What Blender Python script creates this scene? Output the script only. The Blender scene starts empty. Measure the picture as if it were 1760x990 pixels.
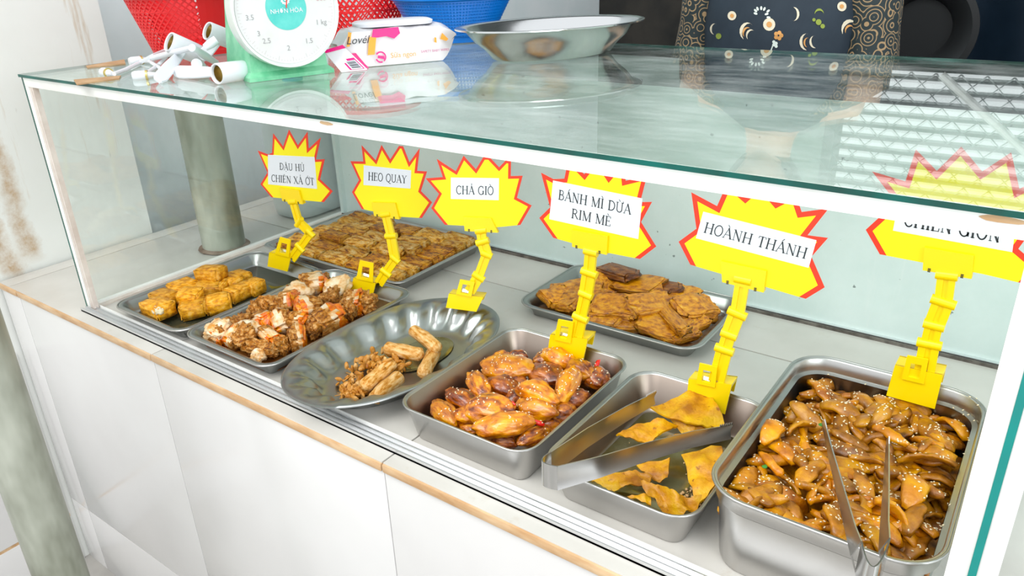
import bpy, bmesh, math, random
from math import pi, sin, cos, radians
from mathutils import Vector, Matrix, Euler, noise
from mathutils.bvhtree import BVHTree

random.seed(7)
scn = bpy.context.scene
COL = scn.collection

# ---------------------------------------------------------------- camera
CAM = Vector((1.40212131, -0.57209962, 0.58935138))
RR = Vector((0.81147891, 0.58354237, -0.0313096))       # camera right
RD = Vector((0.21481777, -0.34769596, -0.91266689))     # camera down
RF = Vector((-0.54346602, 0.73388407, -0.40750321))     # camera forward
FPX = 1317.94
cd = bpy.data.cameras.new('camera'); cam = bpy.data.objects.new('camera', cd)
cd.sensor_width = 36; cd.sensor_fit = 'HORIZONTAL'; cd.lens = FPX / 1760 * 36
cd.clip_start = 0.01
cam.matrix_world = Matrix(((RR.x, -RD.x, -RF.x, CAM.x), (RR.y, -RD.y, -RF.y, CAM.y),
                           (RR.z, -RD.z, -RF.z, CAM.z), (0, 0, 0, 1)))
COL.objects.link(cam); scn.camera = cam

# ---------------------------------------------------------------- sky, lights, exposure
w = bpy.data.worlds.new('sky'); scn.world = w; w.use_nodes = True
bg = w.node_tree.nodes['Background']
bg.inputs[0].default_value = (0.93, 0.97, 1.0, 1); bg.inputs[1].default_value = 1.08
scn.view_settings.view_transform = 'Standard'; scn.view_settings.look = 'None'
scn.view_settings.gamma = 1.0; scn.view_settings.use_curve_mapping = False
scn.view_settings.exposure = 0.27

def area(name, loc, target, sx, sy, power, col=(1, 1, 1)):
    l = bpy.data.lights.new(name, 'AREA'); l.shape = 'RECTANGLE'; l.size = sx; l.size_y = sy
    l.energy = power; l.color = col
    o = bpy.data.objects.new(name, l); o.location = loc
    o.rotation_euler = (Vector(target) - Vector(loc)).to_track_quat('-Z', 'Y').to_euler()
    COL.objects.link(o); return o
area('daylight_front', (0.5, -1.5, 2.5), (0.7, 0.35, 0.0), 2.4, 1.4, 56, (1, 0.985, 0.96))
area('daylight_side', (3.2, -0.8, 1.2), (-0.3, 0.6, 0.15), 1.6, 1.2, 28, (0.93, 0.97, 1.0))

# ---------------------------------------------------------------- pixel helpers: points on real planes
def ray(px, py):
    return RR * ((px - 880) / FPX) + RD * ((py - 495) / FPX) + RF
def P(px, py, z=0.0):
    d = ray(px, py); return CAM + d * ((z - CAM.z) / d.z)
def PN(px, py, o, n):
    d = ray(px, py); return CAM + d * ((o - CAM).dot(n) / d.dot(n))

# ---------------------------------------------------------------- materials
def new_mat(name):
    m = bpy.data.materials.new(name); m.use_nodes = True
    nt = m.node_tree
    return m, nt, nt.nodes['Principled BSDF']
def N(nt, t, **k):
    n = nt.nodes.new(t)
    for a, b in k.items(): setattr(n, a, b)
    return n
def ramp(nt, fac, stops):
    r = N(nt, 'ShaderNodeValToRGB')
    e = r.color_ramp.elements
    while len(e) < len(stops): e.new(0.5)
    for i, (p, c) in enumerate(stops):
        e[i].position = p; e[i].color = (*c, 1) if len(c) == 3 else c
    if fac is not None: nt.links.new(fac, r.inputs[0])
    return r.outputs[0]
def tex(nt, scale, detail=4, kind='noise', coords='Object', vec=None, stretch=None, rough=0.55):
    if vec is None:
        tc = N(nt, 'ShaderNodeTexCoord'); vec = tc.outputs[coords]
    if stretch:
        mp = N(nt, 'ShaderNodeMapping'); mp.inputs['Scale'].default_value = stretch
        nt.links.new(vec, mp.inputs[0]); vec = mp.outputs[0]
    if kind == 'noise':
        t = N(nt, 'ShaderNodeTexNoise'); t.inputs['Detail'].default_value = detail
        t.inputs['Roughness'].default_value = rough
    else:
        t = N(nt, 'ShaderNodeTexVoronoi')
    t.inputs['Scale'].default_value = scale
    nt.links.new(vec, t.inputs['Vector'])
    return t.outputs[0]
def mixc(nt, fac, a, b, blend='MIX'):
    m = N(nt, 'ShaderNodeMix', data_type='RGBA', blend_type=blend)
    for s, v in ((m.inputs[0], fac), (m.inputs[6], a), (m.inputs[7], b)):
        if hasattr(v, 'is_linked'): nt.links.new(v, s)
        elif isinstance(v, (int, float)): s.default_value = v
        else: s.default_value = (*v, 1)
    return m.outputs[2]
def bump(nt, b, h, strength, dist=0.002):
    n = N(nt, 'ShaderNodeBump'); n.inputs['Strength'].default_value = strength
    n.inputs['Distance'].default_value = dist
    nt.links.new(h, n.inputs['Height']); nt.links.new(n.outputs[0], b.inputs['Normal'])
def simple(name, c1, c2=None, scale=30, rough=0.5, metal=0, bmp=0, bscale=None, coat=0, spec=None, stretch=None, lo=0.35, hi=0.65, sss=0, bdist=0.002):
    m, nt, b = new_mat(name)
    b.inputs['Roughness'].default_value = rough; b.inputs['Metallic'].default_value = metal
    if coat: b.inputs['Coat Weight'].default_value = coat; b.inputs['Coat Roughness'].default_value = 0.12
    if spec is not None: b.inputs['Specular IOR Level'].default_value = spec
    if sss:
        b.inputs['Subsurface Weight'].default_value = sss
        b.inputs['Subsurface Radius'].default_value = (0.01, 0.005, 0.003); b.inputs['Subsurface Scale'].default_value = 0.5
    if c2 is None: b.inputs['Base Color'].default_value = (*c1, 1)
    else:
        t = tex(nt, scale, stretch=stretch)
        nt.links.new(ramp(nt, t, [(lo, c1), (hi, c2)]), b.inputs['Base Color'])
    if bmp:
        bump(nt, b, tex(nt, bscale or scale * 2, detail=6, stretch=stretch), bmp, bdist)
    return m

def food(name, stops, scale=60, rough=0.45, bmp=0.6, bscale=180, coat=0.0, spots=None, spec=0.5, unit=0.05):
    """colour ramp over noise, optional darker speckles, coarse bump"""
    scale *= unit; bscale *= unit
    if spots: spots = (spots[0] * unit, spots[1], spots[2])
    m, nt, b = new_mat(name)
    oi = N(nt, 'ShaderNodeObjectInfo')
    tc = N(nt, 'ShaderNodeTexCoord')
    ad = N(nt, 'ShaderNodeVectorMath', operation='ADD')
    nt.links.new(tc.outputs['Object'], ad.inputs[0])
    cr = N(nt, 'ShaderNodeCombineXYZ')
    mu = N(nt, 'ShaderNodeMath', operation='MULTIPLY'); mu.inputs[1].default_value = 7.3
    nt.links.new(oi.outputs['Random'], mu.inputs[0])
    for i in range(3): nt.links.new(mu.outputs[0], cr.inputs[i])
    nt.links.new(cr.outputs[0], ad.inputs[1])
    v = ad.outputs[0]
    t = tex(nt, scale, detail=5, vec=v)
    c = ramp(nt, t, stops)
    if spots:
        t2 = tex(nt, spots[0], detail=3, vec=v)
        f = ramp(nt, t2, [(spots[2], (0, 0, 0)), (spots[2] + 0.08, (1, 1, 1))])
        c = mixc(nt, f, c, spots[1])
    hv = N(nt, 'ShaderNodeHueSaturation')
    ma = N(nt, 'ShaderNodeMapRange'); ma.inputs[3].default_value = 0.78; ma.inputs[4].default_value = 1.08; hv.inputs['Saturation'].default_value = 1.18
    nt.links.new(oi.outputs['Random'], ma.inputs[0]); nt.links.new(ma.outputs[0], hv.inputs['Value'])
    nt.links.new(c, hv.inputs['Color'])
    nt.links.new(hv.outputs[0], b.inputs['Base Color'])
    b.inputs['Roughness'].default_value = rough
    b.inputs['Specular IOR Level'].default_value = spec
    if coat: b.inputs['Coat Weight'].default_value = coat; b.inputs['Coat Roughness'].default_value = 0.1
    bump(nt, b, tex(nt, bscale, detail=6, vec=v), bmp, 0.003)
    return m

def glass_mat(name, tint, dirt=0.06, ior=1.5, rough=0.0, dirtcol=(0.8, 0.85, 0.83)):
    m, nt, b = new_mat(name); nt.nodes.remove(b)
    out = nt.nodes['Material Output']
    tr = N(nt, 'ShaderNodeBsdfTransparent'); tr.inputs[0].default_value = (*tint, 1)
    gl = N(nt, 'ShaderNodeBsdfAnisotropic'); gl.inputs['Roughness'].default_value = rough
    gl.inputs[0].default_value = (0.96, 1, 0.98, 1)
    geo = N(nt, 'ShaderNodeNewGeometry')
    mr = N(nt, 'ShaderNodeMapRange'); mr.inputs[3].default_value = ior; mr.inputs[4].default_value = 1 / ior
    nt.links.new(geo.outputs['Backfacing'], mr.inputs[0])
    fr = N(nt, 'ShaderNodeFresnel'); nt.links.new(mr.outputs[0], fr.inputs[0])
    mx = N(nt, 'ShaderNodeMixShader')
    nt.links.new(fr.outputs[0], mx.inputs[0]); nt.links.new(tr.outputs[0], mx.inputs[1]); nt.links.new(gl.outputs[0], mx.inputs[2])
    df = N(nt, 'ShaderNodeBsdfDiffuse'); df.inputs[0].default_value = (*dirtcol, 1)
    m2 = N(nt, 'ShaderNodeMixShader')
    t = tex(nt, 9, detail=8, stretch=(1, 2.5, 1), rough=0.7)
    f = ramp(nt, t, [(0.42, (0, 0, 0)), (0.78, (dirt,) * 3)])
    nt.links.new(f, m2.inputs[0]); nt.links.new(mx.outputs[0], m2.inputs[1]); nt.links.new(df.outputs[0], m2.inputs[2])
    nt.links.new(m2.outputs[0], out.inputs[0])
    return m

def metal_mat(name, col=(0.72, 0.72, 0.72), rough=0.22, smear=0.12, scale=25):
    m, nt, b = new_mat(name)
    b.inputs['Base Color'].default_value = (*col, 1); b.inputs['Metallic'].default_value = 1
    t = tex(nt, scale, detail=6)
    r = N(nt, 'ShaderNodeMapRange'); r.inputs[3].default_value = rough; r.inputs[4].default_value = rough + smear
    nt.links.new(t, r.inputs[0]); nt.links.new(r.outputs[0], b.inputs['Roughness'])
    bump(nt, b, tex(nt, 90, detail=4), 0.06, 0.001)
    return m

M = {}
M['steel'] = metal_mat('brushed_steel', (0.50, 0.49, 0.475), 0.24, 0.16)
M['steel_dull'] = metal_mat('dull_steel', (0.38, 0.39, 0.38), 0.24, 0.18)
M['steel_bright'] = metal_mat('polished_steel', (0.66, 0.66, 0.66), 0.1, 0.12)
M['smear_reflect'] = metal_mat('smear_and_reflection_steel', (0.33, 0.27, 0.23), 0.26, 0.2)  # browner steel: sauce film plus the food's brown reflection painted into the colour
M['alu'] = metal_mat('aluminium', (0.78, 0.79, 0.8), 0.3, 0.15)
M['white_paint'] = simple('white_enamel_frame', (0.88, 0.88, 0.85), (0.80, 0.79, 0.74), 14, 0.35, lo=0.5, hi=0.8)
M['pink_paint'] = simple('aged_pinkish_aluminium', (0.62, 0.53, 0.47), (0.75, 0.68, 0.62), 30, 0.5, bmp=0.1)
M['groove'] = simple('dark_groove', (0.07, 0.06, 0.05), (0.18, 0.16, 0.14), 60, 0.7)  # dark tone for the post and rail groove strips
M['glass'] = glass_mat('clear_glass', (0.97, 0.99, 0.98), 0.05)
M['glass_top'] = glass_mat('top_glass', (0.93, 0.975, 0.955), 0.22, ior=1.38, rough=0.012)
M['edge'] = simple('green_glass_edge', (0.0, 0.12, 0.095), (0.012, 0.05, 0.04), 12, 0.3, spec=0.3)
M['edge_dark'] = M['edge']
M['edge_light'] = simple('teal_glass_edge', (0.0, 0.25, 0.22), (0.01, 0.2, 0.18), 12, 0.3)
M['clamp'] = simple('yellow_plastic', (1.0, 0.71, 0.0), None, rough=0.32, sss=0.0)
M['card_y'] = simple('yellow_card', (0.98, 0.83, 0.0), None, rough=0.5)
M['card_r'] = simple('red_card', (0.85, 0.04, 0.012), None, rough=0.5)
M['paper'] = simple('white_paper', (0.78, 0.8, 0.86), None, rough=0.7)
M['ink'] = simple('dark_ink', (0.03, 0.035, 0.04), None, rough=0.7)
M['red_plastic'] = simple('red_plastic', (0.72, 0.008, 0.012), None, rough=0.35)
M['blue_plastic'] = simple('blue_plastic', (0.0, 0.17, 0.62), None, rough=0.3)
M['white_plastic'] = simple('white_plastic', (0.74, 0.76, 0.80), None, rough=0.3)
M['brass'] = simple('brass', (0.7, 0.55, 0.2), None, rough=0.35, metal=1)
M['black_plastic'] = simple('black_plastic', (0.01, 0.011, 0.012), None, rough=0.4)

# stained plaster
m, nt, b = new_mat('stained_plaster')
tc = N(nt, 'ShaderNodeTexCoord')
base = ramp(nt, tex(nt, 3, detail=6), [(0.3, (0.72, 0.73, 0.69)), (0.7, (0.80, 0.81, 0.78))])
st = tex(nt, 1.6, detail=7, stretch=(3, 6, 0.55), rough=0.7)
f = ramp(nt, st, [(0.60, (0, 0, 0)), (0.68, (0.75,) * 3), (0.74, (0.2,) * 3)])
c = mixc(nt, f, base, (0.50, 0.37, 0.22))
sp = ramp(nt, tex(nt, 35, detail=3, stretch=(1, 1, 0.35)), [(0.73, (0, 0, 0)), (0.78, (0.5,) * 3)])
c = mixc(nt, sp, c, (0.42, 0.38, 0.30))
nt.links.new(c, b.inputs['Base Color']); b.inputs['Roughness'].default_value = 0.75
def PX(px, py, x):
    d = ray(px, py); return CAM + d * ((x - CAM.x) / d.x)
sx = N(nt, 'ShaderNodeSeparateXYZ'); nt.links.new(tc.outputs['Object'], sx.inputs[0])
wob = tex(nt, 9, detail=6, rough=0.7)
for (a0, a1, wdt, amt) in (((-6, 270), (62, 445), 0.022, 0.8), ((-10, 390), (38, 476), 0.030, 0.9), ((150, 100), (172, 190), 0.004, 0.35)):
    p0, p1 = PX(*a0, -0.295), PX(*a1, -0.295); d = Vector((p1.y - p0.y, p1.z - p0.z)); L_ = d.length; d /= L_
    def lin(cy, cz, c0):
        m1 = N(nt, 'ShaderNodeMath', operation='MULTIPLY_ADD'); m1.inputs[1].default_value = cy; m1.inputs[2].default_value = c0; nt.links.new(sx.outputs[1], m1.inputs[0])
        m2 = N(nt, 'ShaderNodeMath', operation='MULTIPLY_ADD'); m2.inputs[1].default_value = cz; nt.links.new(sx.outputs[2], m2.inputs[0]); nt.links.new(m1.outputs[0], m2.inputs[2]); return m2.outputs[0]
    dist = lin(-d.y, d.x, d.y * p0.y - d.x * p0.z)
    wb_ = N(nt, 'ShaderNodeMath', operation='MULTIPLY_ADD'); wb_.inputs[1].default_value = wdt * 3; nt.links.new(wob, wb_.inputs[0]); nt.links.new(dist, wb_.inputs[2])
    ab = N(nt, 'ShaderNodeMath', operation='SUBTRACT'); ab.inputs[1].default_value = wdt * 1.5; nt.links.new(wb_.outputs[0], ab.inputs[0])
    aa = N(nt, 'ShaderNodeMath', operation='ABSOLUTE'); nt.links.new(ab.outputs[0], aa.inputs[0])
    along = lin(d.x, d.y, -(d.x * p0.y + d.y * p0.z))
    mr1 = N(nt, 'ShaderNodeMapRange'); mr1.inputs[1].default_value = wdt * 0.25; mr1.inputs[2].default_value = wdt; mr1.inputs[3].default_value = amt; mr1.inputs[4].default_value = 0; nt.links.new(aa.outputs[0], mr1.inputs[0])
    mr2 = N(nt, 'ShaderNodeMapRange'); mr2.inputs[1].default_value = L_ - 0.02; mr2.inputs[2].default_value = L_ + 0.01; mr2.inputs[3].default_value = 1; mr2.inputs[4].default_value = 0; nt.links.new(along, mr2.inputs[0])
    mm_ = N(nt, 'ShaderNodeMath', operation='MULTIPLY'); nt.links.new(mr1.outputs[0], mm_.inputs[0]); nt.links.new(mr2.outputs[0], mm_.inputs[1])
    m3_ = N(nt, 'ShaderNodeMath', operation='MULTIPLY'); nt.links.new(mm_.outputs[0], m3_.inputs[0]); nt.links.new(ramp(nt, tex(nt, 45, detail=6, rough=0.7), [(0.3, (0.3,) * 3), (0.65, (1, 1, 1))]), m3_.inputs[1])
    c = mixc(nt, m3_.outputs[0], c, (0.42, 0.25, 0.10))
nt.links.new(c, b.inputs['Base Color'])
bump(nt, b, tex(nt, 20, detail=8), 0.15, 0.004)
M['plaster'] = m
M['recess'] = simple('blue_grey_plaster', (0.76, 0.84, 0.85), (0.84, 0.89, 0.9), 5, 0.8, bmp=0.1)
M['tile'] = simple('white_glazed_tile', (0.66, 0.645, 0.635), (0.72, 0.71, 0.70), 2.2, 0.16, coat=0.2)
m, nt, b = new_mat('grimy_counter_tile')
base = ramp(nt, tex(nt, 6, detail=5), [(0.3, (0.49, 0.47, 0.43)), (0.7, (0.60, 0.58, 0.54))])
sp = ramp(nt, tex(nt, 22, detail=6, rough=0.7), [(0.62, (0, 0, 0)), (0.8, (0.6,) * 3)])
c = mixc(nt, sp, base, (0.40, 0.33, 0.25))
nt.links.new(c, b.inputs['Base Color']); b.inputs['Roughness'].default_value = 0.3
M['tile_top'] = m
M['grout'] = simple('dirty_grout', (0.10, 0.08, 0.065), (0.22, 0.19, 0.16), 40, 0.9)
M['strip'] = simple('worn_brown_edge', (0.48, 0.27, 0.12), (0.66, 0.46, 0.27), 26, 0.45, stretch=(0.6, 2, 2), bmp=0.2)
M['panel'] = None
m, nt, b = new_mat('painted_back_panel')
base = ramp(nt, tex(nt, 4, detail=7, rough=0.65), [(0.3, (0.54, 0.66, 0.63)), (0.7, (0.68, 0.78, 0.76))])
sp = ramp(nt, tex(nt, 70, detail=2), [(0.72, (0, 0, 0)), (0.76, (0.8,) * 3)])
c = mixc(nt, sp, base, (0.12, 0.16, 0.15))
sk = ramp(nt, tex(nt, 5, detail=6, stretch=(5, 1, 0.35), rough=0.75), [(0.58, (0, 0, 0)), (0.7, (0.4,) * 3)])
c = mixc(nt, sk, c, (0.70, 0.77, 0.75))
nt.links.new(c, b.inputs['Base Color']); b.inputs['Roughness'].default_value = 0.35
bump(nt, b, tex(nt, 12, detail=7), 0.15, 0.004)
M['panel'] = m
M['galv'] = simple('galvanised_pipe', (0.17, 0.18, 0.13), (0.55, 0.57, 0.49), 7, 0.4, metal=0.3, bmp=0.25, stretch=(1.5, 1.5, 0.5), bscale=30)
M['rust'] = simple('rust_brown', (0.14, 0.08, 0.05), (0.28, 0.2, 0.15), 50, 0.9, bmp=0.4)
M['dark_wall'] = simple('dark_back_wall', (0.012, 0.012, 0.011), (0.035, 0.03, 0.024), 6, 0.8, bmp=0.2)
M['grey_wall'] = simple('grey_green_wall', (0.28, 0.34, 0.31), (0.34, 0.4, 0.37), 3, 0.8)
M['navy'] = simple('navy_tarpaulin', (0.006, 0.018, 0.035), (0.012, 0.03, 0.055), 5, 0.4, bmp=0.3, bscale=6)
M['roof'] = simple('corrugated_roof', (0.16, 0.18, 0.18), (0.24, 0.25, 0.25), 4, 0.5)
M['concrete'] = simple('concrete_floor', (0.30, 0.29, 0.27), (0.42, 0.40, 0.37), 6, 0.8, bmp=0.2)
M['cloth'] = simple('dark_navy_blouse', (0.006, 0.016, 0.028), (0.01, 0.022, 0.036), 30, 0.75)
M['skin'] = simple('skin', (0.55, 0.32, 0.22), (0.62, 0.38, 0.27), 20, 0.5, sss=0.15)
M['hair'] = simple('black_hair', (0.01, 0.008, 0.007), (0.02, 0.016, 0.014), 80, 0.4, stretch=(6, 6, 0.6))
M['trouser'] = simple('dark_trousers', (0.02, 0.02, 0.025), None, rough=0.8)
# foods
M['tofu'] = food('fried_tofu', [(0.36, (0.50, 0.20, 0.03)), (0.5, (0.80, 0.41, 0.10)), (0.64, (0.90, 0.56, 0.21))], 45, 0.5, 0.35, 220)
M['tofu_white'] = food('tofu_inside', [(0.3, (0.85, 0.72, 0.45)), (0.7, (0.9, 0.83, 0.65))], 60, 0.5, 0.6, 150)
M['slab'] = food('lemongrass_tofu', [(0.34, (0.24, 0.07, 0.012)), (0.42, (0.60, 0.25, 0.05)), (0.50, (0.84, 0.48, 0.15)), (0.66, (0.93, 0.68, 0.36))], 42, 0.42, 0.6, 200, spots=(160, (0.13, 0.05, 0.012), 0.60), coat=0.1)
M['slab_dark'] = food('lemongrass_tofu_dark', [(0.36, (0.16, 0.04, 0.008)), (0.47, (0.54, 0.20, 0.035)), (0.6, (0.82, 0.45, 0.14))], 42, 0.42, 0.6, 200, spots=(160, (0.08, 0.03, 0.012), 0.58), coat=0.1)
M['meat'] = food('roast_pork_meat', [(0.32, (0.16, 0.045, 0.012)), (0.48, (0.52, 0.23, 0.08)), (0.66, (0.80, 0.50, 0.25))], 60, 0.5, 1.0, 140, spots=(150, (0.10, 0.05, 0.02), 0.62))
M['fat'] = food('roast_pork_fat', [(0.36, (0.62, 0.30, 0.11)), (0.5, (0.80, 0.58, 0.36)), (0.66, (0.86, 0.74, 0.58))], 30, 0.3, 0.3, 120, coat=0.3)
M['pskin'] = food('roast_pork_skin', [(0.3, (0.62, 0.07, 0.01)), (0.5, (0.85, 0.20, 0.02)), (0.7, (0.90, 0.45, 0.10))], 50, 0.25, 0.4, 120, coat=0.5)
M['roll'] = food('fried_roll_skin', [(0.36, (0.46, 0.20, 0.06)), (0.5, (0.70, 0.42, 0.19)), (0.66, (0.82, 0.59, 0.35))], 50, 0.45, 0.5, 160)
M['fill'] = food('roll_filling', [(0.3, (0.35, 0.12, 0.03)), (0.5, (0.66, 0.33, 0.12)), (0.7, (0.82, 0.55, 0.28))], 80, 0.5, 0.8, 200, unit=1.0)
M['glaze'] = food('caramel_glazed', [(0.34, (0.14, 0.022, 0.004)), (0.46, (0.42, 0.10, 0.006)), (0.58, (0.70, 0.24, 0.012)), (0.70, (0.88, 0.42, 0.04))], 38, 0.18, 0.5, 110, coat=0.8)
M['glaze_light'] = food('caramel_glazed_light', [(0.34, (0.40, 0.09, 0.006)), (0.5, (0.74, 0.24, 0.014)), (0.66, (0.92, 0.45, 0.07))], 38, 0.2, 0.5, 110, coat=0.8)
M['glaze_dark'] = food('caramel_glazed_dark', [(0.36, (0.08, 0.012, 0.004)), (0.5, (0.27, 0.052, 0.006)), (0.66, (0.56, 0.16, 0.012))], 38, 0.18, 0.5, 110, coat=0.8)
M['grill'] = food('braised_meat', [(0.30, (0.22, 0.055, 0.008)), (0.42, (0.52, 0.18, 0.025)), (0.55, (0.74, 0.33, 0.07)), (0.72, (0.88, 0.52, 0.18))], 60, 0.33, 0.8, 120, coat=0.3)
M['grill_dark'] = food('braised_meat_dark', [(0.3, (0.07, 0.02, 0.008)), (0.5, (0.24, 0.07, 0.015)), (0.7, (0.48, 0.20, 0.05))], 40, 0.33, 0.8, 120, coat=0.3)
M['wonton'] = food('fried_wonton', [(0.34, (0.42, 0.14, 0.004)), (0.5, (0.70, 0.31, 0.012)), (0.66, (0.86, 0.50, 0.03))], 35, 0.4, 0.5, 160, spots=(120, (0.38, 0.13, 0.01), 0.64), unit=1.0)
M['strip_a'] = food('fried_strip', [(0.34, (0.20, 0.065, 0.008)), (0.5, (0.50, 0.20, 0.03)), (0.66, (0.70, 0.36, 0.08))], 55, 0.35, 0.6, 150, coat=0.25, unit=1.0)
M['strip_b'] = food('fried_strip_orange', [(0.34, (0.36, 0.10, 0.008)), (0.5, (0.68, 0.25, 0.02)), (0.66, (0.84, 0.42, 0.06))], 55, 0.3, 0.6, 150, coat=0.3, unit=1.0)
M['strip_c'] = food('fried_strip_brown', [(0.34, (0.10, 0.03, 0.005)), (0.5, (0.34, 0.13, 0.025)), (0.66, (0.54, 0.26, 0.07))], 55, 0.4, 0.6, 150, coat=0.2, unit=1.0)
M['sauce'] = simple('dark_caramel_sauce', (0.12, 0.035, 0.006), (0.3, 0.11, 0.02), 40, 0.12, coat=0.6)
M['oil'] = simple('golden_oil_film', (0.17, 0.13, 0.02), (0.28, 0.26, 0.14), 20, 0.12, metal=0.5)
M['sesame'] = simple('sesame_cream', (0.88, 0.76, 0.52), None, rough=0.4)
M['chili'] = simple('red_chili', (0.75, 0.01, 0.005), None, rough=0.15, coat=0.6)
M['herb'] = simple('green_herb', (0.04, 0.22, 0.02), None, rough=0.5)

# ---------------------------------------------------------------- mesh helpers
def link(name, me, mat=None, parent=None, smooth=None):
    o = bpy.data.objects.new(name, me)
    if mat is not None:
        for mm in (mat if isinstance(mat, (list, tuple)) else [mat]): me.materials.append(mm)
    COL.objects.link(o)
    if parent: o.parent = parent
    if smooth is not None:
        for p in me.polygons: p.use_smooth = True
        if smooth < 179: me.set_sharp_from_angle(angle=radians(smooth))
    return o
def obj(name, bm, mat, parent=None, smooth=None):
    me = bpy.data.meshes.new(name); bm.normal_update(); bm.to_mesh(me); bm.free()
    return link(name, me, mat, parent, smooth)
def tag(o, label=None, cat=None, group=None, kind=None):
    if label: o['label'] = label
    if cat: o['category'] = cat
    if group: o['group'] = group
    if kind: o['kind'] = kind
    return o
def empty(name, loc=(0, 0, 0), rz=0):
    o = bpy.data.objects.new(name, None); COL.objects.link(o); o.location = loc
    o.rotation_euler = (0, 0, rz); o.empty_display_size = 0.02; return o
def box(bm, lo, hi, mi=0, M4=None):
    vs = [bm.verts.new((x, y, z)) for z in (lo[2], hi[2]) for y in (lo[1], hi[1]) for x in (lo[0], hi[0])]
    if M4:
        for v in vs: v.co = M4 @ v.co
    for f in ((0, 2, 3, 1), (4, 5, 7, 6), (0, 1, 5, 4), (2, 6, 7, 3), (0, 4, 6, 2), (1, 3, 7, 5)):
        fc = bm.faces.new([vs[i] for i in f]); fc.material_index = mi
    return vs
def boxo(name, lo, hi, mat, parent=None, bevel=0):
    bm = bmesh.new(); box(bm, lo, hi)
    if bevel: bmesh.ops.bevel(bm, geom=bm.edges[:], offset=bevel, segments=2, affect='EDGES', profile=0.6)
    return obj(name, bm, mat, parent, 40 if bevel else None)
def tube(bm, pts, r, seg=10, cap=True, mi=0):
    pts = [Vector(p) for p in pts]; rs = r if isinstance(r, (list, tuple)) else [r] * len(pts)
    rings = []; up = Vector((0.123, 0.31, 1)).normalized()
    for i, p in enumerate(pts):
        d = (pts[min(i + 1, len(pts) - 1)] - pts[max(i - 1, 0)]).normalized()
        a = d.cross(up)
        if a.length < 1e-4: a = d.cross(Vector((1, 0, 0)))
        a.normalize(); b = d.cross(a)
        rings.append([bm.verts.new(p + (a * cos(2 * pi * k / seg) + b * sin(2 * pi * k / seg)) * rs[i]) for k in range(seg)])
    for i in range(len(rings) - 1):
        for k in range(seg):
            f = bm.faces.new((rings[i][k], rings[i][(k + 1) % seg], rings[i + 1][(k + 1) % seg], rings[i + 1][k])); f.material_index = mi
    if cap:
        bm.faces.new(rings[0][::-1]).material_index = mi; bm.faces.new(rings[-1]).material_index = mi
def lathe(bm, prof, seg=48, c=(0, 0, 0), cap0=True, cap1=True, ex=1.0, mi=0):
    rings = []
    for r, z in prof:
        rings.append([bm.verts.new((c[0] + r * ex * cos(2 * pi * k / seg), c[1] + r * sin(2 * pi * k / seg), c[2] + z)) for k in range(seg)])
    for i in range(len(rings) - 1):
        for k in range(seg):
            bm.faces.new((rings[i][k], rings[i][(k + 1) % seg], rings[i + 1][(k + 1) % seg], rings[i + 1][k])).material_index = mi
    if cap0: bm.faces.new(rings[0][::-1]).material_index = mi
    if cap1: bm.faces.new(rings[-1]).material_index = mi
def loops(bm, ls, cap0=True, cap1=True, mi=0):
    rings = [[bm.verts.new(p) for p in l] for l in ls]; n = len(rings[0])
    for i in range(len(rings) - 1):
        for k in range(n):
            bm.faces.new((rings[i][k], rings[i][(k + 1) % n], rings[i + 1][(k + 1) % n], rings[i + 1][k])).material_index = mi
    if cap0: bm.faces.new(rings[0][::-1]).material_index = mi
    if cap1: bm.faces.new(rings[-1]).material_index = mi
def rrect(w_, d_, r, z, n=8):
    """rounded rectangle loop, counter-clockwise"""
    out = []
    for cx, cy, a0 in ((w_ / 2 - r, d_ / 2 - r, 0), (-w_ / 2 + r, d_ / 2 - r, 90), (-w_ / 2 + r, -d_ / 2 + r, 180), (w_ / 2 - r, -d_ / 2 + r, 270)):
        for i in range(n + 1):
            a = radians(a0 + 90 * i / n); out.append(Vector((cx + r * cos(a), cy + r * sin(a), z)))
    return out

# ================================================================ SETTING
FL = -0.72
o = boxo('floor', (-2.5, -2.5, FL - 0.05), (4, 4.2, FL), M['concrete']); o['kind'] = 'structure'
# left wall: a near pier and a face set further back
wl = boxo('wall_left', (-0.42, -1.6, FL), (-0.295, 0.305, 2.0), M['plaster']); wl['kind'] = 'structure'
o = boxo('wall_left_recess', (-0.55, 0.305, FL), (-0.41, 3.2, 2.0), M['recess']); o['kind'] = 'structure'
# tiles on the lower left wall
for j, (y0, y1) in enumerate(((-1.3, -0.82), (-0.815, -0.335), (-0.33, -0.045))):
    for z0, z1 in ((FL, -0.592), (-0.584, -0.16)):
        t = boxo('wall_tile', (-0.295, y0, z0), (-0.290, y1, z1), M['tile'], wl, 0.0008)
boxo('tile_joint', (-0.2955, -1.3, -0.593), (-0.2915, -0.045, -0.583), M['strip'], wl)
wb = boxo('wall_back', (-0.55, 2.6, FL), (4, 2.75, 0.72), M['dark_wall']); wb['kind'] = 'structure'
bm = bmesh.new()
box(bm, (-0.55, 2.6, 0.72), (0.62, 2.75, 2.0)); box(bm, (0.62, 2.6, 1.36), (4, 2.75, 2.0))
o = obj('wall_back_upper', bm, M['grey_wall']); o['kind'] = 'structure'
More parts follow.
